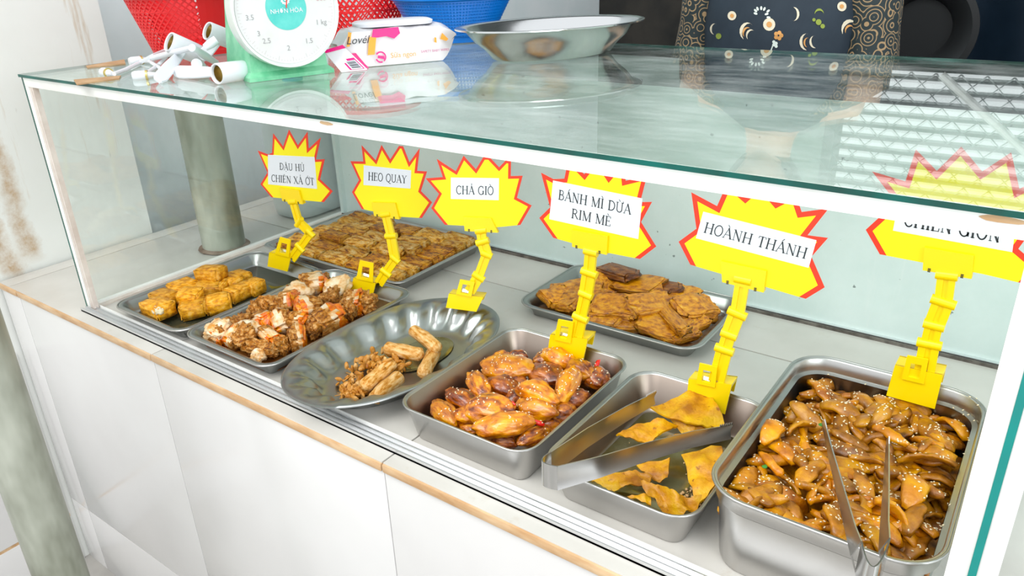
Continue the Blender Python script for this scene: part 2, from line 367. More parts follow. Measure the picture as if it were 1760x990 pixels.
# louvred opening with wire mesh over the dark wall
win = empty('window_1', (0, 2.66, 0.72)); win['kind'] = 'structure'
boxo('window_frame', (0.62, -0.06, 0.0), (0.66, 0.06, 0.62), M['roof'], win)
boxo('window_frame', (2.96, -0.06, 0.0), (3.0, 0.06, 0.62), M['roof'], win)
for i in range(13):
    z = 0.03 + i * 0.047
    bm = bmesh.new(); box(bm, (0.66, -0.02, -0.002), (2.96, 0.02, 0.002), M4=Matrix.Translation((0, 0, z)) @ Matrix.Rotation(radians(-15), 4, 'X'))
    obj('louvre_slat', bm, M['roof'], win)
bm = bmesh.new()
for i in range(30):
    x = 0.66 + i * 0.08
    pts = [(x + (0.04 if j % 2 else 0), -0.08, j * 0.04) for j in range(16)]
    tube(bm, pts, 0.003, 5); tube(bm, [(p[0] if j % 2 == 0 else p[0] - 0.08, p[1], p[2]) for j, p in enumerate(pts)], 0.003, 5)
obj('wire_mesh', bm, M['roof'], win)
bm = bmesh.new(); tube(bm, [(1.0, -0.1, 0.0), (1.75, -0.1, 0.6)], 0.014, 8)
obj('brace', bm, M['white_paint'], win)
# ceiling of corrugated sheet, open to the street
bm = bmesh.new(); nx = 90
prev = None
for i in range(nx + 1):
    x = -0.6 + 4.6 * i / nx; z = 1.98 + 0.02 * sin(i * pi / 2)
    cur = [bm.verts.new((x, 1.5, z)), bm.verts.new((x, 2.8, z)), bm.verts.new((x, 2.8, z + 0.01)), bm.verts.new((x, 1.5, z + 0.01))]
    if prev:
        for k in range(4): bm.faces.new((prev[k], cur[k], cur[(k + 1) % 4], prev[(k + 1) % 4]))
    prev = cur
o = obj('ceiling', bm, M['roof']); o['kind'] = 'structure'

# navy tarpaulin hanging behind the seller
bm = bmesh.new(); rows = []
for j in range(8):
    z = FL + 0.1 + j * 0.168
    rows.append([bm.verts.new((0.62 + i * 0.03, 1.75 + 0.02 * sin(i * 0.7 + j * 0.3) + 0.015 * noise.noise((i * 0.3, j, 0)), z)) for i in range(60)])
for j in range(7):
    for i in range(59): bm.faces.new((rows[j][i], rows[j][i + 1], rows[j + 1][i + 1], rows[j + 1][i]))
bmesh.ops.solidify(bm, geom=bm.faces[:], thickness=0.002)
tag(obj('hanging_tarpaulin', bm, M['navy'], smooth=60), 'dark navy tarpaulin hanging behind the seller', 'tarpaulin')
# black round basin against the tarpaulin
bm = bmesh.new()
cpt = PN(1580, 50, Vector((0, 1.66, 0)), Vector((0, 1, 0)))
lathe(bm, [(0.04, 0.03), (0.075, 0.03), (0.085, 0.0), (0.125, -0.03), (0.135, -0.03), (0.135, -0.035), (0.12, -0.036), (0.08, -0.004), (0.07, 0.022), (0.04, 0.022)], 48)
o = obj('round_basin', bm, M['black_plastic'], smooth=40)
o.rotation_euler = (radians(-90), 0, 0); o.location = cpt
tag(o, 'black round plastic basin hanging against the dark tarpaulin', 'basin')

# ================================================================ COUNTER
ctr = empty('tiled_counter', (0.9, 0.4, FL))
tag(ctr, 'long white tiled counter with a worn brown edge carrying the glass case', 'counter')
def cpart(name, lo, hi, mat, bevel=0):
    o = boxo(name, lo, hi, mat, None, bevel); o.parent = ctr; o.matrix_parent_inverse = Matrix.Translation(-Vector(ctr.location)); return o
cpart('counter_core', (-0.289, -0.026, FL), (2.6, 0.80, -0.0095), M['grout'])
xs = [-0.289, -0.21, 0.266, 0.791, 1.316, 1.842, 2.6]
for i in range(6):
    for z0, z1 in ((FL, -0.5475), (-0.5455, -0.0145)):
        cpart('front_tile', (xs[i] + 0.0008, -0.033, z0), (xs[i + 1] - 0.0008, -0.026, z1), M['tile'], 0.0007)
    cpart('edge_strip', (xs[i] + 0.0006, -0.0375, -0.0140), (xs[i + 1] - 0.0006, -0.026, -0.0012), M['strip'], 0.003)
xt = [-0.289, -0.245, 0.270, 0.791, 1.316, 1.842, 2.6]
for i in range(6):
    for y0, y1 in ((-0.0345, 0.4885), (0.4915, 0.80)):
        cpart('top_tile', (xt[i] + 0.0012, y0, -0.009), (xt[i + 1] - 0.0012, y1, 0.0), M['tile_top'], 0.0008)

# poles
def pole(name, x, y, z0, z1, r, label, collar=True):
    t = empty(name, (x, y, z0)); tag(t, label, 'pole')
    bm = bmesh.new(); n = 14
    lathe(bm, [(r, (z1 - z0) * i / n) for i in range(n + 1)], 40)
    obj('pipe', bm, M['galv'], t, 60)
    bm = bmesh.new(); lathe(bm, [(r + 0.006, 0.0002), (r + 0.009, 0.003), (r + 0.003, 0.006), (r - 0.001, 0.007)], 40)
    for v in bm.verts: v.co += Vector((noise.noise(v.co * 60), noise.noise(v.co * 50 + Vector((5, 0, 0))), 0)) * 0.003
    obj('mortar_collar', bm, M['rust'], t, 60)
    return t
pc = P(375, 437, 0)
pole('steel_pole', -0.058, pc.y + 0.036, 0.0, 0.4135, 0.0455, 'galvanised steel pole standing on the counter behind the left glass side')
pole('steel_pole', 0.262, -0.256, FL, 1.97, 0.0365, 'galvanised steel pole standing in front of the counter at the left')

# ================================================================ GLASS CASE
W0, W1, D, D2, H = 0.0, 1.414, 0.64, 0.705, 0.4188
case = empty('glass_display_case', (0.7, 0.3, 0)); tag(case, 'long glass display case with white frame standing on the tiled counter', 'display case')
def kpart(o):
    o.parent = case; o.matrix_parent_inverse = Matrix.Translation(-Vector(case.location)); return o
def pane(name, lo, hi, mat, axis, em=None):
    """thin box: broad faces glass, narrow faces green edge"""
    bm = bmesh.new(); box(bm, lo, hi)
    for f in bm.faces:
        f.normal_update()
        n = f.normal
        f.material_index = 0 if abs(n[axis]) > 0.9 else 1
    return kpart(obj(name, bm, [mat, em or M['edge']]))
pane('top_pane', (-0.006, -0.004, H), (1.72, D2, H + 0.0045), M['glass_top'], 2)
pane('side_pane', (-0.006, 0.0, 0.004), (-0.001, D, H), M['glass'], 0)
pane('side_pane', (1.4135, -0.003, 0.004), (1.4190, D, H), M['glass'], 0, M['edge_light'])
kpart(boxo('back_panel', (0.0, D, 0.006), (1.72, D + 0.004, 0.3645), M['panel']))
# front top rail, with a lip
kpart(boxo('front_rail', (0.0, 0.0, H - 0.0155), (1.72, 0.016, H - 0.0005), M['white_paint'], None, 0.0008))
# left post: white band, grooves, pinkish aged channel
kpart(boxo('corner_post', (0.0, 0.0, 0.004), (0.009, 0.010, H - 0.0155), M['white_paint'], None, 0.0006))
kpart(boxo('post_channel', (0.009, 0.003, 0.004), (0.0105, 0.010, H - 0.0155), M['groove']))
kpart(boxo('post_channel', (0.0105, 0.001, 0.004), (0.016, 0.010, H - 0.0155), M['pink_paint']))
kpart(boxo('post_channel', (0.016, 0.003, 0.004), (0.0172, 0.010, H - 0.0155), M['groove']))
kpart(boxo('post_channel', (0.0172, 0.001, 0.004), (0.022, 0.010, H - 0.0155), M['pink_paint']))
# right post pair with the teal glass edge between
kpart(boxo('corner_post', (1.3985, -0.001, 0.004), (1.4135, 0.012, H - 0.0155), M['white_paint'], None, 0.0006))
kpart(boxo('corner_post', (1.4190, -0.001, 0.004), (1.4325, 0.012, H - 0.0155), M['white_paint'], None, 0.0006))
# back left corner post and bottom rails
kpart(boxo('corner_post', (0.0, D - 0.012, 0.004), (0.010, D, H - 0.001), M['panel']))
for y0, y1, z1, mt in ((-0.013, 0.013, 0.003, 'alu'), (-0.013, -0.0115, 0.007, 'alu'), (-0.0045, -0.003, 0.007, 'alu'), (0.004, 0.0055, 0.007, 'alu'), (0.0115, 0.013, 0.007, 'white_paint')):
    kpart(boxo('door_track', (0.0, y0, 0.0), (1.72, y1, z1), M[mt]))
kpart(boxo('side_bottom_rail', (-0.007, 0.013, 0.0), (0.004, D, 0.006), M['white_paint']))
kpart(boxo('side_bottom_rail', (0.004, 0.013, 0.0), (0.016, D, 0.003), M['pink_paint']))
kpart(boxo('back_bottom_rail', (0.0, D - 0.008, 0.0), (1.72, D + 0.008, 0.006), M['alu']))
kpart(boxo('back_bottom_rail', (0.0, D - 0.014, 0.0), (1.72, D - 0.011, 0.005), M['groove']))
# peeling patches on the rail
for px, py, s in ((560, 212, 0.016), (1725, 378, 0.02)):
    p = PN(px, py, Vector((0, -0.0006, 0)), Vector((0, 1, 0)))
    bm = bmesh.new(); vs = []
    for k in range(14):
        a = 2 * pi * k / 14; r = s * (0.7 + 0.4 * noise.noise((k * 1.3, px, 0)))
        vs.append(bm.verts.new((p.x + r * cos(a), -0.0004, p.z + 0.16 * r * sin(a))))
    pr = [v.co.copy() for v in vs]; bm.free(); bm = bmesh.new()
    loops(bm, [[q - Vector((0, 0.0003, 0)) for q in pr], [q + Vector((0, 0.0008, 0)) for q in pr]]); bmesh.ops.recalc_face_normals(bm, faces=bm.faces[:])
    kpart(obj('rust_patch', bm, M['strip']))

# ================================================================ TRAYS
def pan(name, x0, x1, y0, y1, h, lip, slope, rad, mat, label, rz=0, step=0, cat='tray', group=None, smear_reflect=False):
    """pressed steel pan; rim between x0..x1, y0..y1 at height h"""
    w_, d_ = x1 - x0, y1 - y0
    t = empty(name, ((x0 + x1) / 2, (y0 + y1) / 2, 0), rz); tag(t, label, cat, group)
    def L(ins, z): return rrect(w_ - 2 * ins, d_ - 2 * ins, max(rad - ins, 0.006), z)
    a = lip + slope; rb = 0.006
    prof = [(a + rb, 0.0002), (a + rb * 0.3, 0.0012), (a, rb)]
    if step:
        prof += [(a - slope * 0.6, h - step), (lip + 0.006, h - step + 0.001), (lip + 0.001, h - step + 0.003)]
    prof += [(lip + 0.001, h - 0.003), (lip, h - 0.0012)]
    if lip > 0.003: prof += [(0.001, h - 0.0012)]
    else: prof += [(lip * 0.4, h - 0.0012)]
    inner = [(lip * 0.3 if lip > 0.003 else lip * 0.5, h), (lip * 0.85, h), (lip + 0.002, h - 0.002)]
    if step: inner += [(lip + 0.0022, h - step + 0.004), (lip + 0.0075, h - step + 0.002), (a - slope * 0.6 + 0.001, h - step - 0.002)]
    inner += [(a + 0.001, rb + 0.001), (a + rb * 0.4 + 0.001, 0.0028), (a + rb + 0.001, 0.0014)]
    bm = bmesh.new(); loops(bm, [L(*p) for p in prof + inner]); bm.faces.ensure_lookup_table()
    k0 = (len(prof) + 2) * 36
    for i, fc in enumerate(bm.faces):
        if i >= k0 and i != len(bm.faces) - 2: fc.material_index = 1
    obj('pan_body', bm, [mat, M['smear_reflect'] if smear_reflect else mat], t, 50)
    # rolled rim bead
    bm = bmesh.new(); r0 = 0.0016
    base = [Vector(p) for p in L(0.0, h - 0.001)]
    n = len(base); rings = []
    for i, p in enumerate(base):
        d = (base[(i + 1) % n] - base[i - 1]).normalized(); a_ = Vector((d.y, -d.x, 0)); 
        rings.append([bm.verts.new(p + a_ * r0 * cos(2 * pi * k / 8) + Vector((0, 0, 1)) * r0 * sin(2 * pi * k / 8)) for k in range(8)])
    for i in range(n):
        for k in range(8): bm.faces.new((rings[i][k], rings[(i + 1) % n][k], rings[(i + 1) % n][(k + 1) % 8], rings[i][(k + 1) % 8]))
    obj('rolled_rim', bm, M['steel'] if mat is not M['steel_bright'] else M['steel_bright'], t, 60)
    return t
T1 = pan('steel_tray', 0.078, 0.289, 0.006, 0.322, 0.025, 0.009, 0.010, 0.03, M['steel_dull'], 'shallow steel tray of plain golden tofu, leftmost at the front')
T2 = pan('steel_tray', 0.293, 0.514, 0.008, 0.336, 0.027, 0.009, 0.010, 0.03, M['steel_dull'], 'shallow steel tray holding chopped roast pork')
T3 = pan('steel_tray', 0.066, 0.465, 0.342, 0.618, 0.027, 0.008, 0.010, 0.022, M['steel'], 'wide shallow steel tray crammed with seasoned tofu slabs at the back left')
T5 = pan('steel_pan', 0.772, 0.979, 0.014, 0.277, 0.055, 0.002, 0.012, 0.03, M['steel'], 'square steel pan of glazed sesame bread pieces', cat='pan', smear_reflect=True)
T6 = pan('steel_tray', 0.690, 1.022, 0.395, 0.612, 0.026, 0.008, 0.010, 0.034, M['steel_dull'], 'shallow steel tray of braised meat against the back panel')
T7 = pan('steel_pan', 0.993, 1.180, 0.016, 0.272, 0.052, 0.002, 0.014, 0.034, M['steel'], 'steel pan of fried wonton chips with tongs lying across', cat='pan', smear_reflect=True)
T8 = pan('steel_pan', 1.184, 1.3975, 0.018, 0.348, 0.10, 0.003, 0.010, 0.045, M['steel'], 'deep steel pan piled with sesame fried strips, farthest right', step=0.022, cat='pan')

# fluted oval platter
t4 = empty('oval_platter', (0.645, 0.152, 0), radians(-3)); tag(t4, 'fluted oval steel platter with spring rolls between pork tray and square pan', 'platter')
def ov(kx, ky, z, wav=0.0, nw=20, ph=0.0, wz=0.0):
    out = []
    for i in range(160):
        a = 2 * pi * i / 160
        f = 1 + wav * cos(nw * a + ph)
        ex = 2.25
        c_, s_ = cos(a), sin(a)
        out.append(Vector((kx * f * math.copysign(abs(c_) ** (2 / ex), c_), ky * f * math.copysign(abs(s_) ** (2 / ex), s_), z + wz * cos(nw * a + ph))))
    return out
bm = bmesh.new()
loops(bm, [ov(0.070, 0.125, 0.0), ov(0.078, 0.134, 0.004), ov(0.084, 0.143, 0.014, 0.03), ov(0.092, 0.153, 0.026, 0.055), ov(0.100, 0.163, 0.034, 0.03), ov(0.116, 0.185, 0.038, 0.004), ov(0.118, 0.188, 0.0375),
           ov(0.118, 0.188, 0.0395), ov(0.115, 0.184, 0.0405), ov(0.099, 0.162, 0.036, 0.03), ov(0.091, 0.152, 0.028, 0.058), ov(0.083, 0.142, 0.016, 0.035), ov(0.077, 0.132, 0.006, 0.006), ov(0.072, 0.126, 0.0045), ov(0.066, 0.119, 0.0022), ov(0.03, 0.05, 0.0020)])
obj('platter_body', bm, M['steel_dull'], t4, 75)

# ================================================================ FOOD PROTOTYPES
def blob_mesh(name, seed, mat, sub=3, sq=1.0, amp=0.18, freq=1.6, amp2=0.05, bendz=0.0, point=0.0):
    """unit-radius irregular lump: sq<1 boxier, point>0 tapers the ends"""
    bm = bmesh.new(); bmesh.ops.create_icosphere(bm, subdivisions=sub, radius=1)
    off = Vector((seed * 3.7, seed * 1.3, seed * 2.1))
    for v in bm.verts:
        p = v.co.copy()
        if sq != 1.0:
            p = Vector([math.copysign(abs(c) ** sq, c) for c in p])
        if point: 
            k = 1 - point * abs(p.x) ** 2.2; p.y *= k; p.z *= k
        n = noise.noise(p * freq + off) * amp + noise.noise(p * freq * 3.3 + off) * amp2
        p *= 1 + n
        p.z += bendz * (0.5 - p.x * p.x)
        v.co = p
    me = bpy.data.meshes.new(name); bm.to_mesh(me); bm.free()
    for q in me.polygons: q.use_smooth = True
    for mm in (mat if isinstance(mat, (list, tuple)) else [mat]): me.materials.append(mm)
    return me
LAST = [None]
def piece(name, me, loc, rot, sc, label, cat, group=None):
    o = bpy.data.objects.new(name, me); COL.objects.link(o)
    o.location = loc; o.rotation_euler = rot; o.scale = sc; LAST[0] = o
    return tag(o, label, cat, group)
def slab_mesh(name, seed, mat, ridges=0, amp=0.06, bend=0.0, tear=0.0):
    """unit slab 1 x 1 x 1 (half sizes) with rounded noisy edges and optional cut ridges"""
    bm = bmesh.new(); box(bm, (-1, -1, -1), (1, 1, 1))
    bmesh.ops.bevel(bm, geom=bm.edges[:], offset=0.16, segments=2, affect='EDGES')
    bmesh.ops.subdivide_edges(bm, edges=bm.edges[:], cuts=4 if ridges else 2, use_grid_fill=True)
    off = Vector((seed * 3.1, seed * 2.3, seed))
    for v in bm.verts:
        p = v.co.copy(); n = noise.noise_vector(p * 1.4 + off) * amp + noise.noise_vector(p * 5 + off) * amp * 0.45
        p += Vector((n.x, n.y, n.z * 1.3))
        if ridges: p.z += 0.28 * sin(p.x * ridges) * (0.6 if p.z > 0 else 0.1)
        if tear: p.x += tear * noise.noise(Vector((p.y * 2, seed, 0))) * abs(p.x)
        p.z += bend * (p.x * p.x - 0.4)
        v.co = p
    me = bpy.data.meshes.new(name); bm.to_mesh(me); bm.free()
    for q in me.polygons: q.use_smooth = True
    me.materials.append(mat); return me
def clampbox(o, x0, x1, y0, y1, zmin=0.0028):
    mw = Matrix.LocRotScale(o.location, o.rotation_euler, o.scale)
    pts = [mw @ v.co for v in o.data.vertices]
    a, b_ = min(p.x for p in pts), max(p.x for p in pts); c, d = min(p.y for p in pts), max(p.y for p in pts); z = min(p.z for p in pts)
    dx = x0 - a if a < x0 else (x1 - b_ if b_ > x1 else 0); dy = y0 - c if c < y0 else (y1 - d if d > y1 else 0)
    o.location.x += dx; o.location.y += dy
    if z < zmin: o.location.z += zmin - z
def measure(cx, cy, Lp, Wp, ang, z):
    """centre, yaw and half sizes on the plane z of something lying there"""
    a = radians(ang); u = (cos(a), sin(a)); v = (-sin(a), cos(a))
    c = P(cx, cy, z); e1 = P(cx + u[0] * Lp / 2, cy + u[1] * Lp / 2, z); e0 = P(cx - u[0] * Lp / 2, cy - u[1] * Lp / 2, z)
    f1 = P(cx + v[0] * Wp / 2, cy + v[1] * Wp / 2, z); f0 = P(cx - v[0] * Wp / 2, cy - v[1] * Wp / 2, z)
    d = e1 - e0; yaw = math.atan2(d.y, d.x); n = Vector((-sin(yaw), cos(yaw), 0))
    return c, yaw, d.length / 2, abs((f1 - f0).dot(n)) / 2
SC = 0.2506

# ---------------- golden tofu, T1  (crop origin 180,330)
tofus = [slab_mesh('tofu_piece', i, M['tofu'], amp=0.11) for i in range(5)]
TF = [(330, 715, 130, 120, 20, .014, 'golden tofu piece at the left rear of its shallow tray'),
      (350, 805, 150, 150, 25, .022, 'bitten golden tofu piece showing its white inside'),
      (500, 645, 170, 80, -20, .022, 'flat golden tofu piece lying on the left of its pile'),
      (455, 745, 130, 110, -25, .012, None), (560, 690, 150, 90, 5, .020, None), (730, 560, 170, 80, 5, .040, 'golden tofu piece topping the pile in the left tray'),
      (715, 655, 180, 110, -8, .022, None), (610, 800, 190, 130, -8, .018, 'largest golden tofu block at the front of its tray'),
      (590, 715, 150, 80, 0, .030, None), (780, 765, 180, 130, -10, .018, 'grooved golden tofu block beside the largest block'),
      (785, 660, 110, 80, 0, .018, None), (870, 620, 120, 90, 15, .018, None), (930, 595, 100, 90, 20, .016, None),
      (900, 705, 90, 110, 15, .014, None), (962, 680, 80, 110, 15, .014, None), (1032, 662, 80, 90, 15, .014, 'small golden tofu cube at the right end of the row')]
for i, (x, y, l, wd, a, z, lab) in enumerate(TF):
    c, yaw, hl, hw = measure(180 + SC * x, 330 + SC * y, SC * l, SC * wd, a, z)
    hw = min(hw * 0.72, 0.022)
    t = piece('tofu_piece', tofus[i % 5], c, (random.uniform(-.1, .1), random.uniform(-.1, .1), yaw), (hl * 0.97, hw, 0.0125 if lab is None else 0.0135), lab or 'golden fried tofu piece in the middle of the left front tray', 'tofu', None if lab else 'golden tofu in the left front tray'); clampbox(t, 0.099, 0.268, 0.026, 0.30)
    if i == 1:
        bm = bmesh.new(); bmesh.ops.create_icosphere(bm, subdivisions=4, radius=0.55)
        for v in bm.verts: v.co *= 1 + 0.25 * noise.noise(v.co * 4)
        o = obj('bitten_side', bm, M['tofu_white'], t, 179); o.location = (0.70, -0.62, 0.30); o.scale = (0.8, 0.75, 1.2); o['label'] = 'white torn inside'

# ---------------- lemongrass tofu slabs, T3
slabs = [slab_mesh('tofu_slab', 20 + i, M['slab'] if i % 3 else M['slab_dark'], amp=0.12) for i in range(8)]
k = 0
for r in range(7):
    y = 0.3735 + r * 0.0362
    n = 5
    for cidx in range(n):
        x = 0.105 + cidx * 0.0795 + (0.012 if r % 2 else -0.002)
        if x > 0.44: x = 0.433
        hz = 0.017 + random.uniform(0, 0.007) + (0.009 if 1 < r < 5 and 0 < cidx < 4 else 0)
        rot = (radians(random.uniform(-2, 15)), random.uniform(-.09, .09), random.uniform(-.13, .10))
        lab, grp = 'seasoned fried tofu slab packed in the wide back left tray', 'seasoned tofu slabs in the wide tray'
        od_ = ('front', 'second', 'third', 'fourth', 'fifth', 'rearmost but one', 'rearmost')[r]; oc_ = ('leftmost', 'second from the left', 'middle', 'second from the right', 'rightmost')[cidx]
        lab, grp = f'seasoned tofu slab, {oc_} in the {od_} row of the wide back tray', 'seasoned tofu slabs in the wide tray'
        if (r, cidx) == (4, 2): lab, grp, hz, rot = 'seasoned tofu slab with a pale cut side, topping the wide back tray', None, 0.037, (0.1, 0, -0.12)
        if (r, cidx) == (0, 1): lab, grp = 'seasoned tofu slab at the front edge of the wide tray, between the two left clips', None
        piece('tofu_slab', slabs[k % 8], (x + random.uniform(-.003, .003), y, hz), rot, (0.0365, 0.0165, 0.0105), lab, 'tofu', grp)
        clampbox(LAST[0], 0.083, 0.449, 0.357, 0.603)
        k += 1

# ---------------- chopped roast pork, T2 (crop origin 320,440)
def pork_mesh(seed):
    bm = bmesh.new(); box(bm, (-1, -1, -1), (1, 1, 1))
    bmesh.ops.bevel(bm, geom=bm.edges[:], offset=0.3, segments=2, affect='EDGES')
    bmesh.ops.subdivide_edges(bm, edges=bm.edges[:], cuts=3, use_grid_fill=True)
    off = Vector((seed * 5.1, seed, 0))
    for v in bm.verts:
        p = v.co.copy(); rough_ = 0.28 if p.x < 0.1 else 0.12
        v.co = p * (1 + noise.noise(p * 1.2 + off) * 0.3) + noise.noise_vector(p * 4 + off) * rough_ * 0.6
    bm.normal_update()
    for f in bm.faces:
        x = f.calc_center_median().x + 0.25 * noise.noise(f.calc_center_median() * 2 + off)
        f.material_index = 0 if x < -0.05 + 0.2 * sin(seed) else (1 if x < 0.5 else 2)
        f.smooth = True
    me = bpy.data.meshes.new('pork_chunk'); bm.to_mesh(me); bm.free()
    for mm in (M['meat'], M['fat'], M['pskin']): me.materials.append(mm)
    return me
porks = [pork_mesh(i) for i in range(6)]
meats = [blob_mesh('meat_chunk', 40 + i, M['meat'], 4, 0.8, 0.6, 1.5, 0.42) for i in range(5)]
fats = [blob_mesh('fat_chunk', 60 + i, [M['fat']], 4, 0.8, 0.35, 1.3, 0.2) for i in range(3)]
PK = [('f', 190, 510, 190, 160, 10, .026, 'pale fatty pork chunk at the left end of its tray'), ('p', 110, 575, 110, 120, 160, .016, None), ('m', 225, 420, 190, 110, 10, .02, None),
      ('p', 190, 600, 150, 80, 10, .012, None), ('p', 300, 590, 120, 110, 185, .02, 'pork chunk with bright red skin near the front left corner of its tray'), ('f', 430, 510, 180, 130, -30, .028, None), ('m', 400, 560, 190, 100, 0, .03, None),
      ('p', 545, 335, 200, 100, -20, .024, None), ('m', 480, 395, 130, 90, 0, .02, None), ('p', 530, 450, 140, 130, 30, .028, None), ('p', 665, 460, 200, 150, 170, .03, None),
      ('p', 830, 170, 230, 90, -8, .036, 'pork piece with glossy orange skin topping the rear of its pile'), ('m', 620, 255, 130, 100, 0, .018, None), ('f', 770, 260, 260, 90, -5, .030, None),
      ('p', 700, 310, 180, 130, 0, .034, None), ('p', 840, 360, 240, 120, 165, .038, 'pork chunk with white fat in the middle of its pile'), ('f', 1040, 220, 220, 160, -30, .032, 'large pale fatty pork chunk beside the second clip'), ('m', 1000, 290, 180, 100, 0, .03, None),
      ('p', 1150, 320, 180, 140, 0, .028, None), ('m', 1265, 325, 180, 100, -15, .026, None), ('p', 985, 450, 280, 140, -25, .032, 'largest brown pork chunk at the right front of its tray'), ('p', 780, 590, 160, 110, -10, .018, None),
      ('p', 570, 555, 190, 120, 40, .028, None), ('m', 520, 640, 270, 90, 10, .020, None), ('f', 490, 705, 120, 70, 5, .012, None), ('m', 650, 640, 150, 80, -10, .014, None), ('p', 760, 460, 170, 100, 0, .03, None),
      ('m', 930, 200, 120, 120, 0, .02, None), ('m', 1130, 390, 130, 90, 0, .018, None), ('m', 880, 540, 120, 70, 0, .012, None)]
for i, (kd, x, y, l, wd, a, z, lab) in enumerate(PK):
    c, yaw, hl, hw = measure(320 + SC * x, 440 + SC * y, SC * l, SC * wd, a, z)
    hl *= 0.80; hw = min(hw * 0.72, 0.021); me = {'p': porks, 'm': meats, 'f': fats}[kd]; me = me[i % len(me)]
    if kd == 'm': hl *= 0.9
    piece('pork_chunk', me, c, (random.uniform(-.5, .5), random.uniform(-.3, .3), yaw), (hl, hw, min(hw, 0.016)), lab or 'chopped roast pork chunk with meat and fat in the second shallow tray', 'pork', None if lab else 'roast pork chunks in the second tray'); clampbox(LAST[0], 0.312, 0.495, 0.027, 0.317)

# ---------------- spring rolls on the platter (crop origin 500,480)
def roll_mesh(seed):
    bm = bmesh.new(); n = 14
    rings = []
    for i in range(n + 1):
        u = -1 + 2 * i / n; r = 1.0 if abs(u) < 0.82 else (1 - ((abs(u) - 0.82) / 0.18) ** 2 * 0.55)
        rr = []
        for k in range(20):
            a = 2 * pi * k / 20
            q = r * (1 + 0.10 * noise.noise((u * 1.5 + seed, cos(a), sin(a) + seed)) + 0.05 * noise.noise((u * 6, cos(a) * 3, sin(a) * 3 + seed)) + (0.07 if 0 < a - u * 1.2 - 0.8 < 0.35 else 0))
            rr.append(Vector((u, q * cos(a), q * sin(a) + 0.12 * (0.5 - u * u) * (1 if seed % 2 else -1))))
        rings.append(rr)
    loops(bm, rings)
    me = bpy.data.meshes.new('spring_roll'); bm.to_mesh(me); bm.free()
    for q in me.polygons: q.use_smooth = True
    me.materials.append(M['roll']); return me
RL = [((835, 345), (1010, 480), .030, 45, 'spring roll at the top end of the rolls, nearest the platter clip'), ((645, 470), (905, 520), .026, 45, 'spring roll lying crosswise in the middle of the platter'),
      ((985, 490), (905, 660), .016, 52, 'spring roll pointing at the square pan on the platter'), ((495, 745), (700, 575), .022, 52, 'torn spring roll at the left of the platter'), ((560, 830), (750, 660), .016, 46, 'frontmost spring roll on the platter')]
for i, (a, b_, z, r, lab) in enumerate(RL):
    A = P(500 + SC * a[0], 480 + SC * a[1], z); B = P(500 + SC * b_[0], 480 + SC * b_[1], z); d = B - A
    piece('spring_roll', roll_mesh(i + 1), (A + B) / 2, (0, 0, math.atan2(d.y, d.x)), (d.length / 2, 0.0112, 0.0105), lab, 'spring roll')
crumbs = [blob_mesh('filling_lump', 80 + i, M['fill'], 3, 1, 0.7, 2.0, 0.5) for i in range(4)]
bm = bmesh.new()
for i in range(230):
    u = random.random()
    x = random.gauss(600, 95) if u < 0.6 else random.gauss(440, 60); y = random.gauss(575, 48) if u < 0.6 else random.gauss(760, 40)
    z = 0.007 + max(0, 0.024 * (1 - ((x - 620) / 170) ** 2 - ((y - 570) / 90) ** 2)) * random.random() + random.random() * 0.005
    p = P(500 + SC * x, 480 + SC * y, z)
    if ((p.x - 0.645) / 0.068) ** 2 + ((p.y - 0.152) / 0.115) ** 2 > 1: continue
    s = random.uniform(0.002, 0.0055)
    mt = Matrix.Translation(p) @ Euler((random.random() * 6, random.random() * 6, random.random() * 6)).to_matrix().to_4x4() @ Matrix.Diagonal((s * 1.8, s, s * 0.6, 1))
    bmesh.ops.create_icosphere(bm, subdivisions=2, radius=1, matrix=mt)
for v in bm.verts: v.co += noise.noise_vector(v.co * 400) * 0.0012
tag(obj('roll_crumbs', bm, M['fill'], smooth=179), 'spilled spring roll filling and crumbs on the platter', 'crumbs', kind='stuff')
bm = bmesh.new()
for a, b_ in (((380, 640), (480, 740)), ((395, 690), (500, 700)), ((300, 800), (400, 830)), ((330, 850), (480, 850)), ((700, 630), (820, 610)), ((360, 700), (430, 680)), ((430, 660), (520, 720)), ((320, 780), (350, 850))):
    A = P(500 + SC * a[0], 480 + SC * a[1], 0.012); B = P(500 + SC * b_[0], 480 + SC * b_[1], 0.006)
    tube(bm, [A, (A + B) / 2 + Vector((0.002, 0.003, 0.006)), B], 0.0007, 6)
tag(obj('roll_shreds', bm, M['roll'], smooth=179), 'thin fried shreds beside the torn spring roll', 'shreds', kind='stuff')
bm = bmesh.new()
lathe(bm, [(0.001, 0.0), (0.055, 0.0), (0.063, -0.0006)], 48, cap0=False, cap1=False, ex=0.62)
o = obj('oil_pool', bm, M['oil']); o.location = (0.648, 0.20, 0.0042); tag(o, 'thin yellow oil pooled on the oval platter', 'oil', kind='stuff')

# ---------------- glazed sesame pieces, T5 (crop origin 680,560)
def pool(name, x0, x1, y0, y1, z, mat, label, cat):
    bm = bmesh.new(); lp = rrect(x1 - x0, y1 - y0, 0.02, 0)
    top = []; 
    for p in lp: top.append(Vector((p.x * (1 + 0.03 * noise.noise(p * 30)), p.y * (1 + 0.03 * noise.noise(p * 30 + Vector((3, 0, 0)))), 0.0)))
    loops(bm, [[v * 1.0 - Vector((0, 0, 0.001)) for v in top], top, [v * 0.5 for v in top]])
    o = obj(name, bm, mat, smooth=179); o.location = ((x0 + x1) / 2, (y0 + y1) / 2, z)
    return tag(o, label, cat, kind='stuff')
pool('caramel_sauce', 0.789, 0.962, 0.031, 0.26, 0.010, M['sauce'], 'dark caramel sauce under the glazed pieces in the square pan', 'sauce')
pool('meat_juice', 0.313, 0.494, 0.028, 0.316, 0.0034, M['sauce'], 'dark juice on the floor of the roast pork tray', 'sauce')
